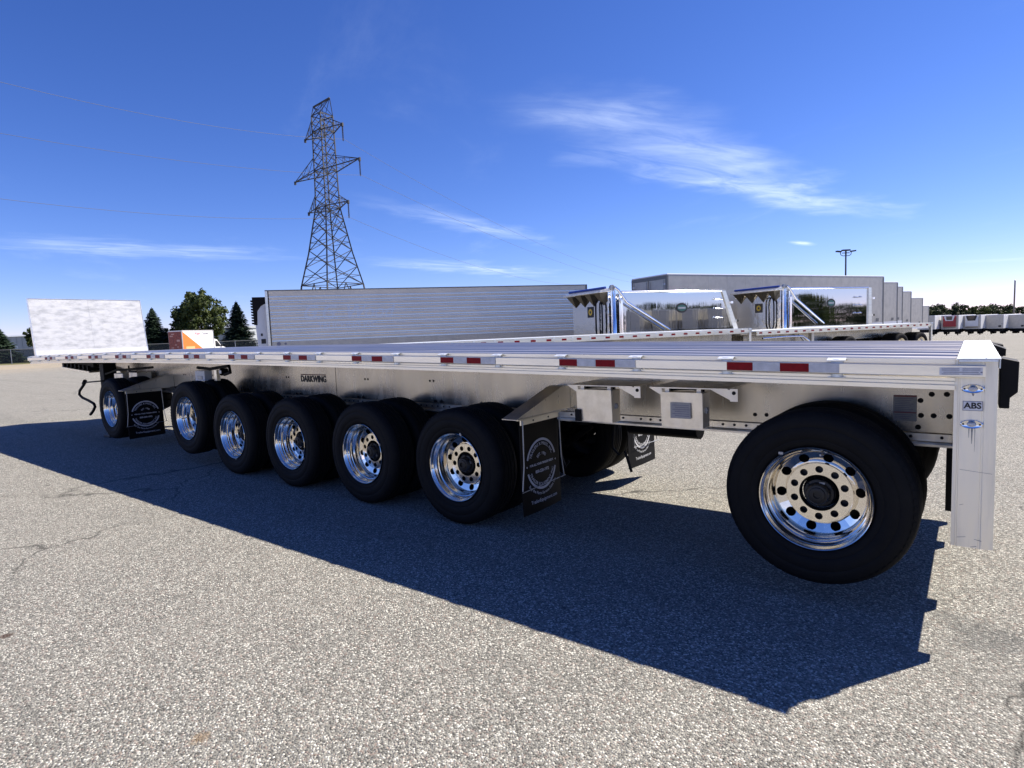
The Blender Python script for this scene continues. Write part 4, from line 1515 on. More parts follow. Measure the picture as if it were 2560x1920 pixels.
BEND = Vector((-6.064, 17.292))
tb = flatbed('flatbed_trailer', 'flatbed trailer in front of the slant-ended mirror body, red reflectors along its edge', BEND, 13.4, 1.5, (2.3, 3.6, 6.2), (9.2,), tape_step=1.0)
for x0 in (5.0, 6.6, 9.8):
    MB().box(x0, x0 + 0.7, -0.42, -0.06, 0.95, 1.26).build('hanging_box', 'white', tb, bevel=0.01)
CEND = BEND + U2 * 11.1 - P2 * 0.3
tc_ = flatbed('flatbed_trailer', 'flatbed trailer with three bright wheels under the square-ended mirror body', CEND, 10.5, 1.40, (0.78, 2.15, 5.4), (7.2,), tape_step=0.9)
# curved bright fender bar at its far end
mb = MB()
mb.tube([(7.6, -0.03, 0.55), (7.8, -0.03, 0.95), (8.15, -0.03, 1.12), (9.0, -0.03, 1.14), (10.2, -0.03, 1.12)], 0.035, 8)
mb.build('fender_bar', 'chrome', tc_, smooth=True)


def polished_body(label, front_corner, L, zt, slant, zt_front, emblem_side):
    """a dump body with mirror sides: local x along it, camera side at y=0, front wall at x=0 with hoist tubes and a canopy"""
    Wd = 2.45
    t = thing('dump_body', label, 'trailer', (front_corner.x, front_corner.y, 0), UANG, 'mirror-polished dump trailers')
    x0 = 0.55
    top = zt
    # local y: away from the camera is +y
    pts = [(x0, 1.15), (L, 1.15), (L - slant, top), (x0, top)]
    mb = MB(); mb.prism(pts, 'Y', 0.0, 0.03); sp = mb.build('side_panel', 'mirror', t)
    mb = MB(); mb.prism(pts, 'Y', Wd - 0.03, Wd); mb.build('side_panel', 'mirror', t)
    MB().box(x0 + 0.01, L - 0.3, 0.032, Wd - 0.032, 1.15, 1.22).build('floor', 'mill', t)
    mb = MB(); mb.tube([(x0 - 0.02, -0.01, top), (L - slant + 0.03, -0.01, top + 0.01)], 0.038, 10); mb.build('top_tube', 'chrome', t, smooth=True)
    mb = MB(); mb.tube([(x0 - 0.02, Wd, top), (L - slant + 0.03, Wd, top + 0.01)], 0.055, 10); mb.build('top_tube', 'chrome', t, smooth=True)
    # end channel, slanting on one of them
    mb = MB(); mb.hexa([(L, -0.05, 1.15), (L + 0.26, -0.05, 1.15), (L + 0.26, Wd + 0.05, 1.15), (L, Wd + 0.05, 1.15),
                        (L - slant, -0.05, top + 0.02), (L - slant + 0.20, -0.05, top + 0.02), (L - slant + 0.20, Wd + 0.05, top + 0.02), (L - slant, Wd + 0.05, top + 0.02)])
    ec = mb.build('tail_gate', 'rail', t)
    mb = MB()
    for f_ in (0.35, 0.75):
        xx = L + 0.2 - slant * f_
        mb.box(xx, xx + 0.12, -0.14, -0.052, 1.15 + (top - 1.15) * f_ - 0.04, 1.15 + (top - 1.15) * f_ + 0.05)
    mb.build('hinge_pin', 'chrome', ec)
    # rungs near the tail
    for k in range(3):
        zz = 1.95 + k * 0.36
        mb = MB(); xx = L - 0.95 - slant * 0.25
        mb.tube([(xx, -0.01, zz + 0.05), (xx, -0.08, zz), (xx + 0.38, -0.08, zz), (xx + 0.38, -0.01, zz + 0.05)], 0.02, 6)
        mb.build('step_rung', 'chrome', t, smooth=True)
    # oval badge
    n = 24
    xb, zbv = x0 + (L - x0) * 0.50, 1.15 + (top - 1.15) * 0.66
    def oval(a, b, y0, y1, name, mat, par):
        mb = MB(); mb.prism([(xb + math.cos(2 * math.pi * k / n) * a, zbv + math.sin(2 * math.pi * k / n) * b) for k in range(n)], 'Y', y0, y1)
        return mb.build(name, mat, par)
    bd = oval(0.28, 0.19, -0.010, -0.001, 'badge', 'ink', t)
    oval(0.22, 0.12, -0.013, -0.0105, 'badge_field', pmat('badge_green', (0.03, 0.12, 0.10), rough=0.4), bd)
    MB().box(xb - 0.18, xb + 0.18, -0.015, -0.0135, zbv - 0.035, zbv + 0.035).build('badge_bar', 'galv', bd)
    # front wall
    MB().box(0.0, 0.03, 0.10, Wd, 1.15, zt_front - 0.16).build('front_wall', 'ripple', t)
    # hoist tubes at the near corner
    mb = MB()
    mb.lathe([(0.001, 1.2), (0.085, 1.2), (0.085, 2.0), (0.075, 2.02), (0.075, zt_front - 0.05), (0.001, zt_front - 0.05)], (0.26, 0.10, 0), axis='Z', seg=20)
    hz = mb.build('hoist_cylinder', 'chrome', t, smooth=True)
    MB().box(0.08, 0.12, 0.01, 0.14, 1.15, zt_front - 0.02).build('guide_rail', 'chrome', t)
    MB().box(0.42, 0.50, 0.0, 0.16, 1.15, zt_front - 0.22).build('guide_rail', 'chrome', t)
    MB().box(0.10, 0.46, 0.05, 0.09, zt_front - 0.35, zt_front - 0.25).build('cross_bracket', 'galv', t)
    # curved wing between hoist and side panel
    mb = MB()
    for k in range(6):
        a0, a1 = k / 6, (k + 1) / 6
        mb.hexa([(0.50 + 0.08 * a0, -0.05 * math.sin(a0 * 3.1), 1.15), (0.50 + 0.08 * a1, -0.05 * math.sin(a1 * 3.1), 1.15), (0.50 + 0.08 * a1, 0.05, 1.15), (0.50 + 0.08 * a0, 0.05, 1.15),
                 (0.50 + 0.08 * a0, -0.05 * math.sin(a0 * 3.1), zt_front - 0.5), (0.50 + 0.08 * a1, -0.05 * math.sin(a1 * 3.1), zt_front - 0.4), (0.50 + 0.08 * a1, 0.05, zt_front - 0.4), (0.50 + 0.08 * a0, 0.05, zt_front - 0.5)])
    mb.build('corner_wing', 'chrome', t)
    # canopy thrown forward over the front wall, blue tarp rolled along it
    mb = MB()
    mb.hexa([(-0.42, -0.02, zt_front - 0.20), (0.06, -0.02, zt_front - 0.16), (0.06, Wd + 0.02, zt_front - 0.16), (-0.42, Wd + 0.02, zt_front - 0.20),
             (-0.42, -0.02, zt_front - 0.13), (0.06, -0.02, zt_front - 0.02), (0.06, Wd + 0.02, zt_front - 0.02), (-0.42, Wd + 0.02, zt_front - 0.13)])
    cp = mb.build('canopy', 'mill', t, bevel=0.01)
    mb = MB(); mb.tube([(-0.16, 0.02, zt_front - 0.02), (-0.16, Wd - 0.02, zt_front - 0.02)], 0.045, 10); mb.build('rolled_tarp', 'blue', cp, smooth=True)
    mb = MB(); mb.tube([(0.10, -0.06, zt_front - 0.02), (0.10, 0.02, zt_front - 0.02)], 0.10, 14); mb.build('tarp_spool', 'galv', cp, smooth=True)
    for k in range(4):
        yy = 0.22 + k * 0.62
        mb = MB()
        zt_ = zt_front - 0.205
        A_, B_, C_, D_, E_ = (-0.32, yy - 0.06, zt_), (-0.32, yy + 0.32, zt_), (-0.003, yy + 0.13, zt_ - 0.44), (-0.003, yy - 0.10, zt_), (-0.003, yy + 0.36, zt_)
        vv = [mb.v(*p_) for p_ in (A_, B_, C_, D_, E_)]
        for f_ in ((0, 1, 2), (0, 2, 3), (1, 4, 2), (0, 3, 4, 1), (3, 2, 4)): mb.face([vv[i_] for i_ in f_])
        mb.build('gusset', 'gusset', cp)
    # emblem plate and the long oval hand hold on the front wall
    e = MB().box(-0.012, -0.001, emblem_side, emblem_side + 0.40, 2.12, 2.52).build('emblem_plate', 'ink', t)
    mb = MB(); mb.lathe([(0.125, 0.0), (0.125, -0.004), (0.06, -0.005), (0.05, -0.004)], (-0.0125, emblem_side + 0.20, 2.32), axis='X', seg=20)
    mb.build('emblem', 'yellow', e)
    pts = []
    for k in range(25):
        a = 2 * math.pi * k / 24
        pts.append((-0.09, 0.55 + 0.20 * max(-1, min(1, 1.3 * math.cos(a))), 2.05 + 0.68 * max(-1, min(1, 1.12 * math.sin(a)))))
    mb = MB(); mb.tube(pts, 0.03, 8, cap=False); mb.build('hand_hold', 'black', t, smooth=True)
    # tarp arm, bent pipe down to the side
    mb = MB()
    mb.tube([(0.16, -0.10, zt_front - 0.02), (0.30, -0.13, zt_front - 0.12), (0.62, -0.17, zt_front - 0.55), (L * 0.42, -0.17, 1.55)], 0.05, 10)
    mb.build('tarp_arm', 'chrome', t, smooth=True)
    # running gear below
    for wx in (L - 0.8, L - 2.1):
        for y, f in ((0.03, -1), (Wd - 0.03, 1)):
            simple_wheel(t, wx, y, 0.515, f, w=0.55)
    mb = MB(); mb.box(0.3, L - 0.2, 0.7, 0.8, 0.8, 1.15); mb.box(0.3, L - 0.2, Wd - 0.8, Wd - 0.7, 0.8, 1.15); mb.box(0.4, 0.56, 0.6, Wd - 0.6, 0.0, 1.15)
    mb.build('chassis', 'darksteel', t)
    return t


D1 = Vector((-10.34, 15.69))
polished_body('mirror-polished dump body with slanting tail, in front of the ribbed trailer', D1 - U2 * 0.25, 6.15, 2.99, 0.75, 3.16, 1.02)
D2 = Vector((-6.47, 23.75))
polished_body('mirror-polished dump body with upright tail, in front of the grey box trailer', D2 - U2 * 0.25, 5.75, 3.10, 0.0, 3.20, 1.02)


# ------------------------------------------------------------------ far row of cooled trailers on the right
def far_reefer(p, unit, label, zb):
    Wd, L = 2.6, 12.0
    d = Vector((p[0] - CAM_POS.x, p[1] - CAM_POS.y)).normalized()
    ang = math.atan2(d.y, d.x) - rad(13)
    t = thing('reefer_trailer', label, 'trailer', (p[0], p[1], zb), ang, 'white trailers at the far edge of the yard')
    # local x goes away from the camera; the face looks along -x; y = 0 is the middle
    h = Wd / 2
    MB().box(0.0, L, -h, h, 1.15, 3.62).build('body', 'white', t, bevel=0.03)
    MB().box(-0.012, -0.001, -h + 0.04, h - 0.04, 1.2, 3.58).build('nose_panel', 'van', t)
    if unit:
        mat = 'unitred' if unit == 'red' else 'white'
        u = MB(); u.prism([(-0.95, 1.6), (0.95, 1.6), (0.95, 3.5), (-0.95, 3.5)], 'X', -0.36, -0.013)
        cu = u.build('cooling_unit', mat, t, bevel=0.06)
        mb = MB(); mb.prism([(-0.55, 2.65), (0.55, 2.65), (0.82, 3.52), (-0.82, 3.52)], 'X', -0.40, -0.362)
        gr = mb.build('unit_surround', 'white' if unit == 'red' else 'ink', cu)
        mb = MB(); mb.prism([(-0.40, 2.8), (0.40, 2.8), (0.48, 3.45), (-0.48, 3.45)], 'X', -0.415, -0.402)
        mb.build('grille', 'glass', gr)
        MB().box(-0.2, -0.013, -0.9, 0.9, 1.42, 1.48).build('unit_ledge', 'darksteel', cu)
    else:
        MB().box(-0.05, -0.013, -h + 0.35, -h + 0.72, 1.42, 1.72).build('socket_box', 'ink', t)
        MB().box(-0.03, -0.013, -h + 0.15, -h + 0.30, 1.95, 2.05).build('marker', 'greyprint', t)
    mb = MB()
    mb.box(0.3, L - 0.3, -1.05, 1.05, 0.62, 1.148)
    mb.build('chassis', 'black', t)
    for y in (-0.9, 0.75):
        MB().box(1.6, 1.76, y, y + 0.15, 0.0, 1.15).build('landing_leg', 'black', t)
    for wx in (9.5, 10.8):
        for y, f in ((-h + 0.03, -1), (h - 0.03, 1)):
            simple_wheel(t, wx, y, 0.515, f, w=0.55)
    mb = MB(); mb.box(2.2, 3.6, -h + 0.1, -h + 0.5, 0.5, 1.14); mb.build('fuel_tank', 'black', t)


far_reefer((-6.95, 126.7), None, 'leftmost white trailer at the far edge, half hidden by the flatbed', -1.85)
far_reefer((-3.6, 129.4), 'red', 'far trailer with a red cooling unit on its nose', -1.95)
far_reefer((-0.45, 131.9), 'white', 'far trailer with a white cooling unit and dark grille', -2.05)
far_reefer((2.75, 134.2), None, 'plain far trailer next to the one with the dark grille', -2.15)
far_reefer((5.95, 136.6), None, 'plain far trailer under the tall wooden pole', -2.25)
far_reefer((9.2, 139.0), None, 'rightmost far trailer, cut by the edge of the picture', -2.35)


# ------------------------------------------------------------------ box truck
def box_truck():
    f = Vector((-0.30, 0.954)).normalized()
    p = Vector((-75.64, 28.9))
    t = thing('box_truck', 'white and orange box truck parked by the fence', 'truck', (p.x, p.y, 0), math.atan2(f.y, f.x))
    L, Wd = 4.7, 2.2            # local x forward, right side (towards camera) at y=0, left at y=+Wd
    z0, z1 = 0.95, 3.52
    MB().box(0.0, L, 0.0, Wd, z0, z1).build('cargo_box', 'truckwhite', t, bevel=0.02)
    mb = MB()
    mb.box(-0.012, 0.10, -0.014, 0.06, z0, z1 + 0.015); mb.box(L - 0.10, L + 0.012, -0.014, 0.06, z0, z1 + 0.015)
    mb.build('corner_trim', 'galv', t)
    MB().box(0.1, L - 0.1, -0.012, 0.05, z1 - 0.10, z1 - 0.05).build('roof_trim', 'vandark', t)
    mb = MB(); mb.prism([(0.12, z0 + 0.02), (3.3, z0 + 0.02), (0.12, z1 - 0.14)], 'Y', -0.006, -0.001)
    mb.build('orange_wedge', 'orange', t)
    MB().box(0.5, 1.75, -0.010, -0.0065, z0 + 0.18, z0 + 0.62).build('pale_panel', pmat('pale_orange', (0.80, 0.45, 0.20), rough=0.4), t)
    lay_text('lettering', [text_mesh('Kan-', 0.42, align='LEFT', bold=0.01)], (1.95, -0.008, 3.12), (1, 0, 0), (0, 0, 1), 'redprint', t)
    lay_text('lettering', [text_mesh('Sader', 0.42, align='LEFT', bold=0.01)], (3.0, -0.008, 3.12), (1, 0, 0), (0, 0, 1), 'greyprint', t)
    mb = MB()
    mb.box(2.8, 3.55, -0.008, -0.003, 2.82, 2.88); mb.box(1.8, 3.4, -0.008, -0.003, 2.66, 2.69)
    for k in range(4): mb.box(2.1 + 0.1 * k, 3.3, -0.008, -0.003, 2.42 - k * 0.16, 2.45 - k * 0.16)
    mb.build('print_lines', 'paleprint', t)
    d = MB().box(-0.02, -0.001, 0.07, Wd - 0.05, z0 + 0.05, z1 - 0.12).build('rear_door', 'rusty', t)
    mb = MB()
    for y, z, w, h in ((1.2, 3.05, 0.5, 0.12), (1.45, 2.8, 0.5, 0.14), (0.35, 2.2, 0.5, 0.22), (0.9, 1.75, 0.3, 0.1), (1.4, 1.4, 0.4, 0.1), (0.6, 1.5, 0.25, 0.1)):
        mb.box(-0.026, -0.021, y, y + w, z, z + h)
    mb.build('door_print', pmat('door_print', (0.52, 0.33, 0.28), rough=0.5), d)
    # cab
    mb = MB()
    mb.prism([(L + 0.05, 0.55), (L + 2.05, 0.55), (L + 2.15, 0.95), (L + 1.95, 1.25), (L + 1.25, 1.50), (L + 0.62, 2.30), (L + 0.25, 2.42), (L + 0.05, 2.42)], 'Y', 0.10, Wd - 0.10)
    cb = mb.build('cab', 'truckwhite', t, bevel=0.06)
    mb = MB(); mb.prism([(L + 0.28, 1.42), (L + 1.18, 1.42), (L + 0.98, 1.66), (L + 0.60, 2.14), (L + 0.28, 2.18)], 'Y', 0.085, 0.098)
    mb.build('side_window', 'glass', cb)
    mb = MB(); mb.hexa([(L + 1.25, 0.22, 1.54), (L + 1.27, 0.22, 1.52), (L + 1.27, Wd - 0.22, 1.52), (L + 1.25, Wd - 0.22, 1.54), (L + 0.68, 0.22, 2.27), (L + 0.71, 0.22, 2.26), (L + 0.71, Wd - 0.22, 2.26), (L + 0.68, Wd - 0.22, 2.27)])
    mb.build('windscreen', 'glass', cb)
    MB().box(L + 1.15, L + 1.30, -0.02, 0.08, 1.42, 1.70).build('mirror', 'ink', cb)
    for wx in (0.9, L + 1.45):
        for y, f_ in ((0.12, -1), (Wd - 0.12, 1)):
            h = holder('wheel', t, (wx, y, 0.36))
            mb = MB(); mb.lathe([(0.20, 0.0), (0.34, 0.0), (0.36, 0.03), (0.36, 0.2), (0.2, 0.22)], (0, 0, 0), sign=-f_, seg=20); mb.build('tyre', 'rubber', h, smooth=True)
            mb = MB(); mb.lathe([(0.20, 0.0), (0.16, 0.03), (0.001, 0.03)], (0, 0, 0), sign=-f_, seg=20); mb.build('rim', 'galv', h, smooth=True)
    MB().box(0.1, L + 0.3, 0.5, Wd - 0.5, 0.5, 0.945).build('chassis', 'black', t)


box_truck()


# ------------------------------------------------------------------ lattice tower and its conductors
def pylon():
    base = Vector((-85.9, 58.3, -0.25))
    t = thing('transmission_tower', 'tall dark steel lattice tower behind the ribbed trailer', 'tower', base)
    t.rotation_euler = (rad(-1.2), rad(-1.5), 0)
    # half widths by height
    lv = [(0.0, 4.9), (11.2, 3.60), (16.5, 2.55), (20.2, 2.0), (24.0, 1.42), (27.0, 1.34), (30.0, 1.30), (33.2, 1.27), (36.4, 1.24), (39.2, 1.22)]

    def hw(z):
        for (a, wa), (b, wb) in zip(lv, lv[1:]):
            if z <= b: return wa + (wb - wa) * (z - a) / (b - a)
        return lv[-1][1]

    def cn(sx, sy, z):
        return Vector((sx * hw(z), sy * hw(z), z))
    for sx in (-1, 1):
        for sy in (-1, 1):
            mb = MB()
            for (a, _), (b, _) in zip(lv, lv[1:]):
                mb.bar(cn(sx, sy, a), cn(sx, sy, b), 0.20 if b < 25 else 0.16)
            mb.build('leg', 'lattice', t)
    faces = [((-1, -1), (1, -1)), ((1, -1), (1, 1)), ((1, 1), (-1, 1)), ((-1, 1), (-1, -1))]
    zs_lo = [11.2, 14.2, 17.0, 19.6, 22.0, 24.0]
    zs_hi = [24.0, 25.6, 27.2, 28.7, 30.2, 31.8, 33.4, 35.0, 36.6, 38.0, 39.2]
    for a, b in faces:
        mb = MB()
        for z0, z1 in zip(zs_lo, zs_lo[1:]):
            p00, p10, p01, p11 = cn(*a, z0), cn(*b, z0), cn(*a, z1), cn(*b, z1)
            mb.bar(p00, p11, 0.10); mb.bar(p10, p01, 0.10)
            mb.bar((p00 + p11) / 2, (p00 + p01) / 2, 0.07); mb.bar((p00 + p11) / 2, (p10 + p11) / 2, 0.07)
        for z0, z1 in zip(zs_hi, zs_hi[1:]):
            mb.bar(cn(*a, z0), cn(*b, z1), 0.085); mb.bar(cn(*b, z0), cn(*a, z1), 0.085)
        for z in (11.2, 24.0, 30.2, 36.6, 39.2):
            mb.bar(cn(*a, z), cn(*b, z), 0.12)
        mid = (cn(*a, 11.2) + cn(*b, 11.2)) / 2
        mb.bar(cn(*a, 0.3), mid, 0.12); mb.bar(cn(*b, 0.3), mid, 0.12)
        for f in (0.35, 0.7):
            mb.bar(cn(*a, 11.2 * f), cn(*a, 0.3).lerp(mid, f + 0.08), 0.07); mb.bar(cn(*b, 11.2 * f), cn(*b, 0.3).lerp(mid, f + 0.08), 0.07)
        mb.bar(cn(*a, 24.0), cn(*b, 20.5), 0.08)
        mb.build('bracing', 'lattice', t)
    for z in (11.2, 24.0, 30.2, 36.6):
        mb = MB()
        mb.bar(cn(-1, -1, z), cn(1, 1, z), 0.08); mb.bar(cn(1, -1, z), cn(-1, 1, z), 0.08)
        mb.build('diaphragm', 'lattice', t)
    # cross arms along x, insulators on the +x side
    for z, half, drop in ((36.4, 5.2, 2.2), (30.0, 9.0, 2.4), (24.0, 5.5, 2.2)):
        for s in (-1, 1):
            tip = Vector((s * half, 0, z + 0.2))
            mb = MB()
            for sy in (-1, 1):
                lo = cn(s, sy, z); hi = cn(s, sy, min(39.2, z + drop))
                mb.bar(lo, tip, 0.13); mb.bar(hi, tip, 0.09)
                for f in (0.3, 0.6):
                    mb.bar(lo.lerp(tip, f), hi.lerp(tip, f), 0.06); mb.bar(lo.lerp(tip, f), hi.lerp(tip, f - 0.28), 0.06)
            for f in (0.25, 0.5, 0.75):
                mb.bar(cn(s, -1, z).lerp(tip, f), cn(s, 1, z).lerp(tip, f), 0.06)
            mb.box(tip.x - 0.18, tip.x + 0.18, -0.12, 0.12, tip.z - 0.45, tip.z + 0.12)
            mb.build('cross_arm', 'lattice', t)
        mb = MB()
        prof = [(0.03, 0.35)]
        for k in range(14):
            zz = 0.45 + k * 0.165
            prof += [(0.05, zz), (0.15, zz + 0.05), (0.15, zz + 0.07), (0.05, zz + 0.10)]
        prof += [(0.03, 2.8), (0.001, 2.85)]
        mb.lathe(prof, (half, 0, z + 0.2), axis='Z', sign=-1, seg=10)
        mb.build('insulator', 'insulator', t, smooth=True)
    # slanted earth-wire peak
    mb = MB()
    a, b = Vector((-2.3, 0, 41.3)), Vector((2.3, 0, 41.5))
    mb.bar(a, b, 0.22)
    for s, p in ((-1, a), (1, b)):
        for sy in (-1, 1):
            mb.bar(cn(s, sy, 39.2), p, 0.10)
            mb.bar(cn(-s, sy, 39.2), p, 0.07)
            mb.bar(cn(s, sy, 39.2), (a + b) / 2, 0.07)
    mb.build('peak', 'lattice', t)
    return t


pylon()


def conductor(x, y0, z0, left, right, label):
    """a wire through the insulator's foot; left/right: (dx, dy, z) of a further point on each side"""
    mb = MB()
    pts = []
    for (ex, ey, ez), rng in ((left, range(24, 0, -1)), (right, range(0, 25))):
        for k in rng:
            f = k / 24 * 1.25
            # slack falls off as a parabola through the given point
            lin = z0 + (ez - z0) * f * (1.9 - 0.9 * f) if ez < z0 else z0 + (ez - z0) * f
            pts.append((x + (ex - x) * f, y0 + (ey - y0) * f, lin))
    clean = [pts[0]]
    for p in pts[1:]:
        if (Vector(p) - Vector(clean[-1])).length > 0.3: clean.append(p)
    mb.tube(clean, 0.022, 6)
    o = mb.build('power_line', 'wire', None, smooth=True)
    tag(o, label, 'wire', 'conductors hung from the lattice tower')


conductor(-80.9, 58.6, 33.75, (-77.9, 14.62, 28.75), (-89.1, 188.3, 18.13), 'uppermost thin power line hung from the lattice tower')
conductor(-77.0, 58.6, 27.35, (-77.8, 14.15, 23.63), (-92.1, 185.8, 16.92), 'middle thin power line hung from the lattice tower')
conductor(-80.4, 58.2, 21.35, (-77.66, 13.54, 17.08), (-91.83, 129.9, 14.93), 'lowest thin power line hung from the lattice tower')


# ------------------------------------------------------------------ yard lamp and wooden pole
def yard_lamp():
    t = thing('yard_lamp', 'tall dark yard lamp with three heads above the box trailers', 'street lamp', (-10.4, 64.6, ground_z(-10.4, 64.6)))
    mb = MB(); mb.tube([(0, 0, 0), (0, 0, 8.6)], [0.10, 0.07], 10); mb.build('pole', 'lattice', t, smooth=True)
    ang = math.atan2(HR.y, HR.x)
    for k, s in enumerate((-1, 0, 1)):
        d = Vector((math.cos(ang), math.sin(ang), 0)) * s
        e = Vector((0, 0, 8.5))
        if s:
            mb = MB(); mb.tube([e, e + d * 0.30, e + d * 0.50 + Vector((0, 0, 0.10)), e + d * 0.56 + Vector((0, 0, 0.40))], 0.035, 8); arm = mb.build('arm', 'lattice', t, smooth=True)
            h = e + d * 0.72 + Vector((0, 0, 0.45))
            mb = MB(); mb.bar(h - d * 0.24 - Vector((0, 0, 0.03)), h + d * 0.24 + Vector((0, 0, 0.02)), 0.30, 0.13); mb.build('lamp_head', 'lattice', t)
        else:
            mb = MB(); mb.box(-0.07, 0.07, -0.07, 0.07, 8.6, 9.0); mb.bar((-0.3, -0.2, 9.05), (0.3, 0.25, 9.05), 0.34, 0.13); mb.bar((-0.28, -0.2, 8.78), (0.28, 0.2, 8.78), 0.12, 0.07)
            mb.build('lamp_head', 'lattice', t)


yard_lamp()
t = thing('utility_pole', 'bare wooden pole standing behind the far white trailers', 'pole', (5.87, 146.9, -2.2))
mb = MB(); mb.tube([(0, 0, 0), (0.03, 0, 10.1)], [0.17, 0.12], 10); mb.build('shaft', 'wood', t, smooth=True)
mb = MB(); mb.tube([(0.03, 0, 10.1), (0.03, 0, 10.2)], [0.13, 0.02], 10); mb.build('pole_cap', 'galv', t)


# ------------------------------------------------------------------ trees
def crown_mesh(name, mat, n_clump, per, rx, rz, leaf, seed, low=0.0):
    """leaf clumps spread through an uneven crown; unit: metres, crown centre at the origin"""
    rng = random.Random(seed)
    verts, faces = [], []
    lobes = [(rng.uniform(0, 6.28), rng.uniform(-0.5, 0.8), rng.uniform(0.75, 1.15)) for _ in range(7)]
    for c in range(n_clump):
        a = rng.uniform(0, 2 * math.pi); u = rng.uniform(-0.85, 1.0)
        q = math.sqrt(max(0, 1 - u * u))
        rr = rng.uniform(0.45, 1.0) ** 0.6
        lob = 1.0
        for la, lu, ls in lobes:
            dd = math.cos(a - la) * q * math.sqrt(max(0, 1 - lu * lu)) + u * lu
            if dd > 0.8: lob = max(0.7, ls)
        cx, cy, cz = math.cos(a) * q * rx * rr * lob, math.sin(a) * q * rx * rr * lob, u * rz * rr * lob
        if u < 0: cx *= 1.05; cy *= 1.05
        cr = rng.uniform(0.09, 0.20) * rx * 1.25
        for _ in range(per):
            d = Vector((rng.gauss(0, 1), rng.gauss(0, 1), rng.gauss(0, 0.75)))
            d = d.normalized() * cr * rng.random() ** 0.45
            p = Vector((cx, cy, cz)) + d
            n = (d.normalized() + Vector((rng.uniform(-1, 1), rng.uniform(-1, 1), rng.uniform(-0.3, 1.2)))).normalized()
            s = n.orthogonal().normalized(); s.rotate(Matrix.Rotation(rng.uniform(0, 6.28), 3, n)); w = n.cross(s)
            l = leaf * rng.uniform(0.6, 1.35)
            b = len(verts)
            verts += [tuple(p - s * l * 0.5), tuple(p + w * l * 0.32), tuple(p + s * l * 0.55), tuple(p - w * l * 0.32)]
            faces.append((b, b + 1, b + 2, b + 3))
    me = bpy.data.meshes.new(name); me.from_pydata(verts, [], faces); me.materials.append(M[mat])
    return me


def trunk_mesh(h, r, seed, rx, rz):
    rng = random.Random(seed)
    mb = MB()
    mb.tube([(0, 0, 0), (0.05, 0.02, h * 0.4), (0.0, 0.05, h * 0.75), (0.05, 0, h)], [r * 1.25, r, r * 0.7, r * 0.3], 8)
    for k in range(9):
        a = k * 2.4 + rng.uniform(-0.3, 0.3); z0 = h * rng.uniform(0.3, 0.75)
        e = Vector((math.cos(a) * rx * 0.7, math.sin(a) * rx * 0.7, z0 + rz * rng.uniform(0.3, 0.8)))
        mid = Vector((math.cos(a) * rx * 0.3, math.sin(a) * rx * 0.3, z0 + rz * 0.2))
        mb.tube([(0, 0, z0), mid, e], [r * 0.45, r * 0.28, r * 0.08], 6)
    bmesh.ops.recalc_face_normals(mb.bm, faces=mb.bm.faces)
    me = bpy.data.meshes.new('trunk'); mb.bm.to_mesh(me); mb.bm.free(); me.materials.append(M['bark'])
    return me


def leafy_tree(p, z, crown_me, trunk_me, zc_off, scale, label, group, spin=0.0, squash=1.0):
    t = thing('leafy_tree', label, 'tree', (p[0], p[1], z), spin, group)
    t.scale = (scale, scale, scale * squash)
    link('trunk', trunk_me, t)
    c = link('crown', crown_me, t); c.location = (0, 0, zc_off)
    return t


def spruce_mesh(name, h, r, seed, whorls=36):
    rng = random.Random(seed)
    verts, faces = [], []

    def card(p, d, ln, w, droop):
        side = Vector((-d.y, d.x, 0)).normalized()
        q = p + d * ln + Vector((0, 0, -droop))
        tw = rng.uniform(-0.5, 0.5)
        sv = (side + Vector((0, 0, tw))).normalized()
        b = len(verts)
        m_ = (p + q) / 2
        verts.extend([tuple(p), tuple(m_ + sv * w), tuple(q), tuple(m_ - sv * w)])
        faces.append((b, b + 1, b + 2, b + 3))
    for k in range(whorls):
        f = k / (whorls - 1)
        z = h * (0.06 + 0.92 * f)
        R = r * (1 - f) ** 0.85 * rng.uniform(0.86, 1.12) + 0.08
        nb = max(6, int(20 * (1 - f) + 6))
        for j in range(nb):
            a = 2 * math.pi * j / nb + rng.uniform(-0.25, 0.25) + k
            ln = R * rng.uniform(0.72, 1.12)
            d = Vector((math.cos(a), math.sin(a), 0))
            steps = max(3, int(ln / 0.22))
            for s in range(steps):
                g = s / steps
                p = d * (ln * g) + Vector((0, 0, z - 0.30 * ln * g + 0.16 * ln * g * g))
                for side in (-1, 0, 1):
                    dd = d.copy(); dd.rotate(Matrix.Rotation(side * rng.uniform(0.4, 1.0), 3, 'Z'))
                    card(p, dd, ln / steps * 1.9 + 0.16, 0.15 + 0.09 * (1 - g), rng.uniform(0.06, 0.26))
    for _ in range(12):
        card(Vector((0, 0, h * 0.95)), Vector((rng.uniform(-0.1, 0.1), rng.uniform(-0.1, 0.1), 1)), h * 0.06, 0.05, 0)
    me = bpy.data.meshes.new(name); me.from_pydata(verts, [], faces); me.materials.append(M['spruce'])
    return me


def spruce(p, h, r, seed, label):
    t = thing('spruce_tree', label, 'tree', (p[0], p[1], 0), seed * 1.3, 'spruces along the fence')
    link('crown', spruce_mesh('spruce_crown', h, r, seed), t)
    mb = MB(); mb.tube([(0, 0, 0), (0, 0, h * 0.9)], [0.16, 0.03], 8); mb.build('trunk', 'bark', t)


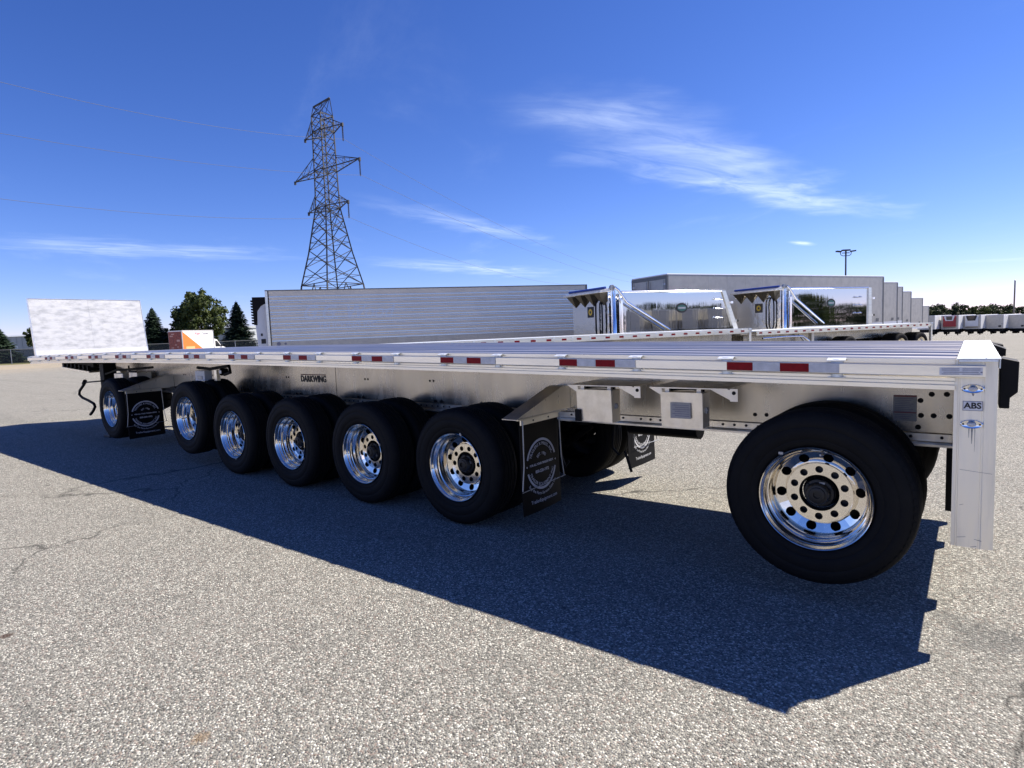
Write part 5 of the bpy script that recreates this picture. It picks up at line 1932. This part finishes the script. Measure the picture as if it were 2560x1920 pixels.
spruce((-106.5, 37.9), 8.1, 2.9, 3, 'dark spruce between the headboard and the orange truck')
spruce((-95.6, 46.4), 8.6, 3.0, 5, 'spruce beside the nose of the ribbed trailer')
spruce((-122.9, 21.2), 6.1, 3.5, 8, 'low spruce at the far left edge')
spruce((-115.5, 27.0), 5.0, 1.5, 9, 'small dark spruce partly behind the headboard')
BIG = crown_mesh('big_crown', 'leaf', 170, 100, 4.3, 4.2, 0.40, 11)
BIGT = trunk_mesh(7.2, 0.30, 1, 4.0, 4.0)
leafy_tree((-105.0, 44.3), 0.0, BIG, BIGT, 6.1, 1.0, 'large round leafy tree behind the orange and white truck', 'leafy trees by the fence')
MID = crown_mesh('mid_crown', 'leafdark', 70, 70, 3.4, 3.0, 0.42, 21)
MID2 = crown_mesh('mid_crown_b', 'leafdark', 74, 70, 3.9, 2.7, 0.42, 33)
MID3 = crown_mesh('mid_crown_c', 'leaf', 68, 70, 3.2, 3.3, 0.42, 45)
MIDT = trunk_mesh(4.8, 0.22, 4, 3.0, 2.6)
leafy_tree((-133.0, 29.5), 0.0, MID3, MIDT, 5.2, 0.80, 'leafy tree above the metal building, at the left of the headboard', 'leafy trees by the fence')
leafy_tree((-107.0, 41.5), 0.0, MID, MIDT, 3.6, 0.75, 'small dark tree just left of the large round tree', 'leafy trees by the fence')

# line of trees at the far right; each a tree of its own
far_trees = [(2328, 768, 150, 'MID', 'far tree at the left end of the far tree line'),
             (2360, 760, 152, 'MID2', 'far pointed tree above the red cooling unit'),
             (2383, 774, 158, 'MID3', 'low far tree between the pointed and the round one'),
             (2403, 764, 150, 'MID', 'far round tree above the dark grille'),
             (2425, 776, 160, 'MID2', 'low far tree right of the round one'),
             (2450, 760, 148, 'MID3', 'tallest far tree near the middle of the line'),
             (2472, 766, 150, 'MID', 'far tree right of the tallest one'),
             (2495, 761, 152, 'MID2', 'broad far tree left of the wooden pole'),
             (2515, 770, 150, 'MID3', 'far tree just left of the wooden pole'),
             (2553, 768, 150, 'MID', 'far tree right of the wooden pole'),
             (2585, 770, 150, 'MID2', 'far tree at the right edge of the picture')]
CR = {'MID': (MID, 4.6, 7.3), 'MID2': (MID2, 4.3, 6.8), 'MID3': (MID3, 4.8, 7.9)}
for i, (u, v, d, k, lb) in enumerate(far_trees):
    r_ = FWD + RIGHT * ((u - 1280) / 1487.3) - UP * ((v - 960) / 1487.3)
    top = CAM_POS + r_ * d
    me, zo, hh = CR[k]
    gz = ground_z(top.x, top.y)
    s = (top.z - gz) / hh
    leafy_tree((top.x, top.y), gz, me, MIDT, zo, s, lb, 'far tree line', spin=i * 1.7)
# trees and parked trailers off to the right: the polished bodies mirror them
for i in range(26):
    x, y = 62 + 4 * math.sin(i * 2.1) + 6 * (i % 2), -30 + i * 4.4
    me, zo, hh = CR[('MID', 'MID2', 'MID3')[i % 3]]
    leafy_tree((x, y), -1.6, me, MIDT, zo, 0.90 + 0.12 * math.sin(i * 1.3), 'roadside tree out of the frame, mirrored in the polished bodies', 'trees mirrored in the polished bodies', spin=i * 0.9)
for i in range(4):
    f = Vector((52.0 + 1.0 * i, 31.0 + 4.2 * i))
    van_trailer(f + Vector((14.5, 7.0)), f, 'grey box trailer out of the frame, mirrored in the polished bodies', 'box trailers mirrored in the polished bodies', plain=True)


# ------------------------------------------------------------------ fence, building, cars
def fence():
    a, b = Vector((-139.0, -8.5)), Vector((-80.0, 51.0))
    L = (b - a).length
    t = thing('chain_link_fence', 'long chain-link fence across the far side of the yard', 'fence', (a.x, a.y, 0), math.atan2(b.y - a.y, b.x - a.x))
    n = int(L / 3.0)
    for k in range(n + 1):
        x = k * L / n
        mb = MB(); mb.tube([(x, 0, 0), (x, 0, 2.15)], 0.05, 6); mb.build('post', 'galv', t)
    for k in range(n):
        x = k * L / n
        MB().box(x + 0.05, x + L / n - 0.05, -0.006, 0.006, 0.05, 2.06).build('mesh_panel', 'chain', t)
    mb = MB(); mb.tube([(0, 0, 2.1), (L, 0, 2.1)], 0.035, 6); mb.build('top_rail', 'galv', t)


fence()


def building():
    A, B = Vector((-170.0, 28.5)), Vector((-126.5, 63.0))
    L = (B - A).length
    t = thing('metal_building', 'low grey metal building behind the trees on the left', 'building', (A.x, A.y, -0.3), math.atan2(B.y - A.y, B.x - A.x))
    MB().box(0, L, 0.0, 18, 0, 5.4).build('wall', 'siding', t)
    n = 46
    for k in range(n):
        x = k * L / n
        MB().box(x + 0.02, x + L / n - 0.06, -0.05, -0.002, 0.1, 5.35).build('wall_panel', 'siding', t)
    mb = MB(); mb.prism([(-0.3, 5.4), (18.3, 5.4), (9, 6.0)], 'X', -0.2, L + 0.2); mb.build('roof', 'siding', t)
    for k in range(6):
        x = 4 + k * 8.4
        d = MB().box(x, x + 3.4, -0.09, -0.052, 0.0, 3.4).build('roller_door', 'white', t)


building()


def parked_car(p, ang, mat, label):
    t = thing('parked_car', label, 'car', (p[0], p[1], 0.0), ang, 'cars parked beyond the fence')
    mb = MB()
    mb.prism([(0.0, 0.35), (4.4, 0.35), (4.45, 0.75), (4.1, 0.88), (3.2, 0.95), (0.5, 1.0), (0.0, 0.9)], 'Y', 0.0, 1.75)
    mb.build('body', mat, t, bevel=0.06)
    mb = MB()
    mb.hexa([(0.35, 0.08, 0.96), (3.25, 0.08, 0.93), (3.25, 1.67, 0.93), (0.35, 1.67, 0.96), (0.9, 0.22, 1.46), (2.45, 0.22, 1.46), (2.45, 1.53, 1.46), (0.9, 1.53, 1.46)])
    cb = mb.build('cabin', 'glass', t, bevel=0.05)
    mb = MB(); mb.box(0.95, 2.4, 0.26, 1.49, 1.455, 1.49); mb.build('roof', mat, cb, bevel=0.02)
    for wx in (0.85, 3.55):
        for y, f in ((0.02, -1), (1.73, 1)):
            h = holder('wheel', t, (wx, y, 0.32))
            mb = MB(); mb.lathe([(0.19, 0.0), (0.31, 0.0), (0.32, 0.03), (0.32, 0.18), (0.2, 0.2)], (0, 0, 0), sign=-f, seg=18); mb.build('tyre', 'rubber', h, smooth=True)
            mb = MB(); mb.lathe([(0.19, 0.0), (0.15, 0.02), (0.001, 0.02)], (0, 0, 0), sign=-f, seg=18); mb.build('rim', 'galv', h, smooth=True)


parked_car((-123.5, 26.0), rad(20), 'carwhite', 'white car beyond the fence at the far left')
parked_car((-121.2, 29.0), rad(20), 'cardark', 'dark car beyond the fence, next to the white car')
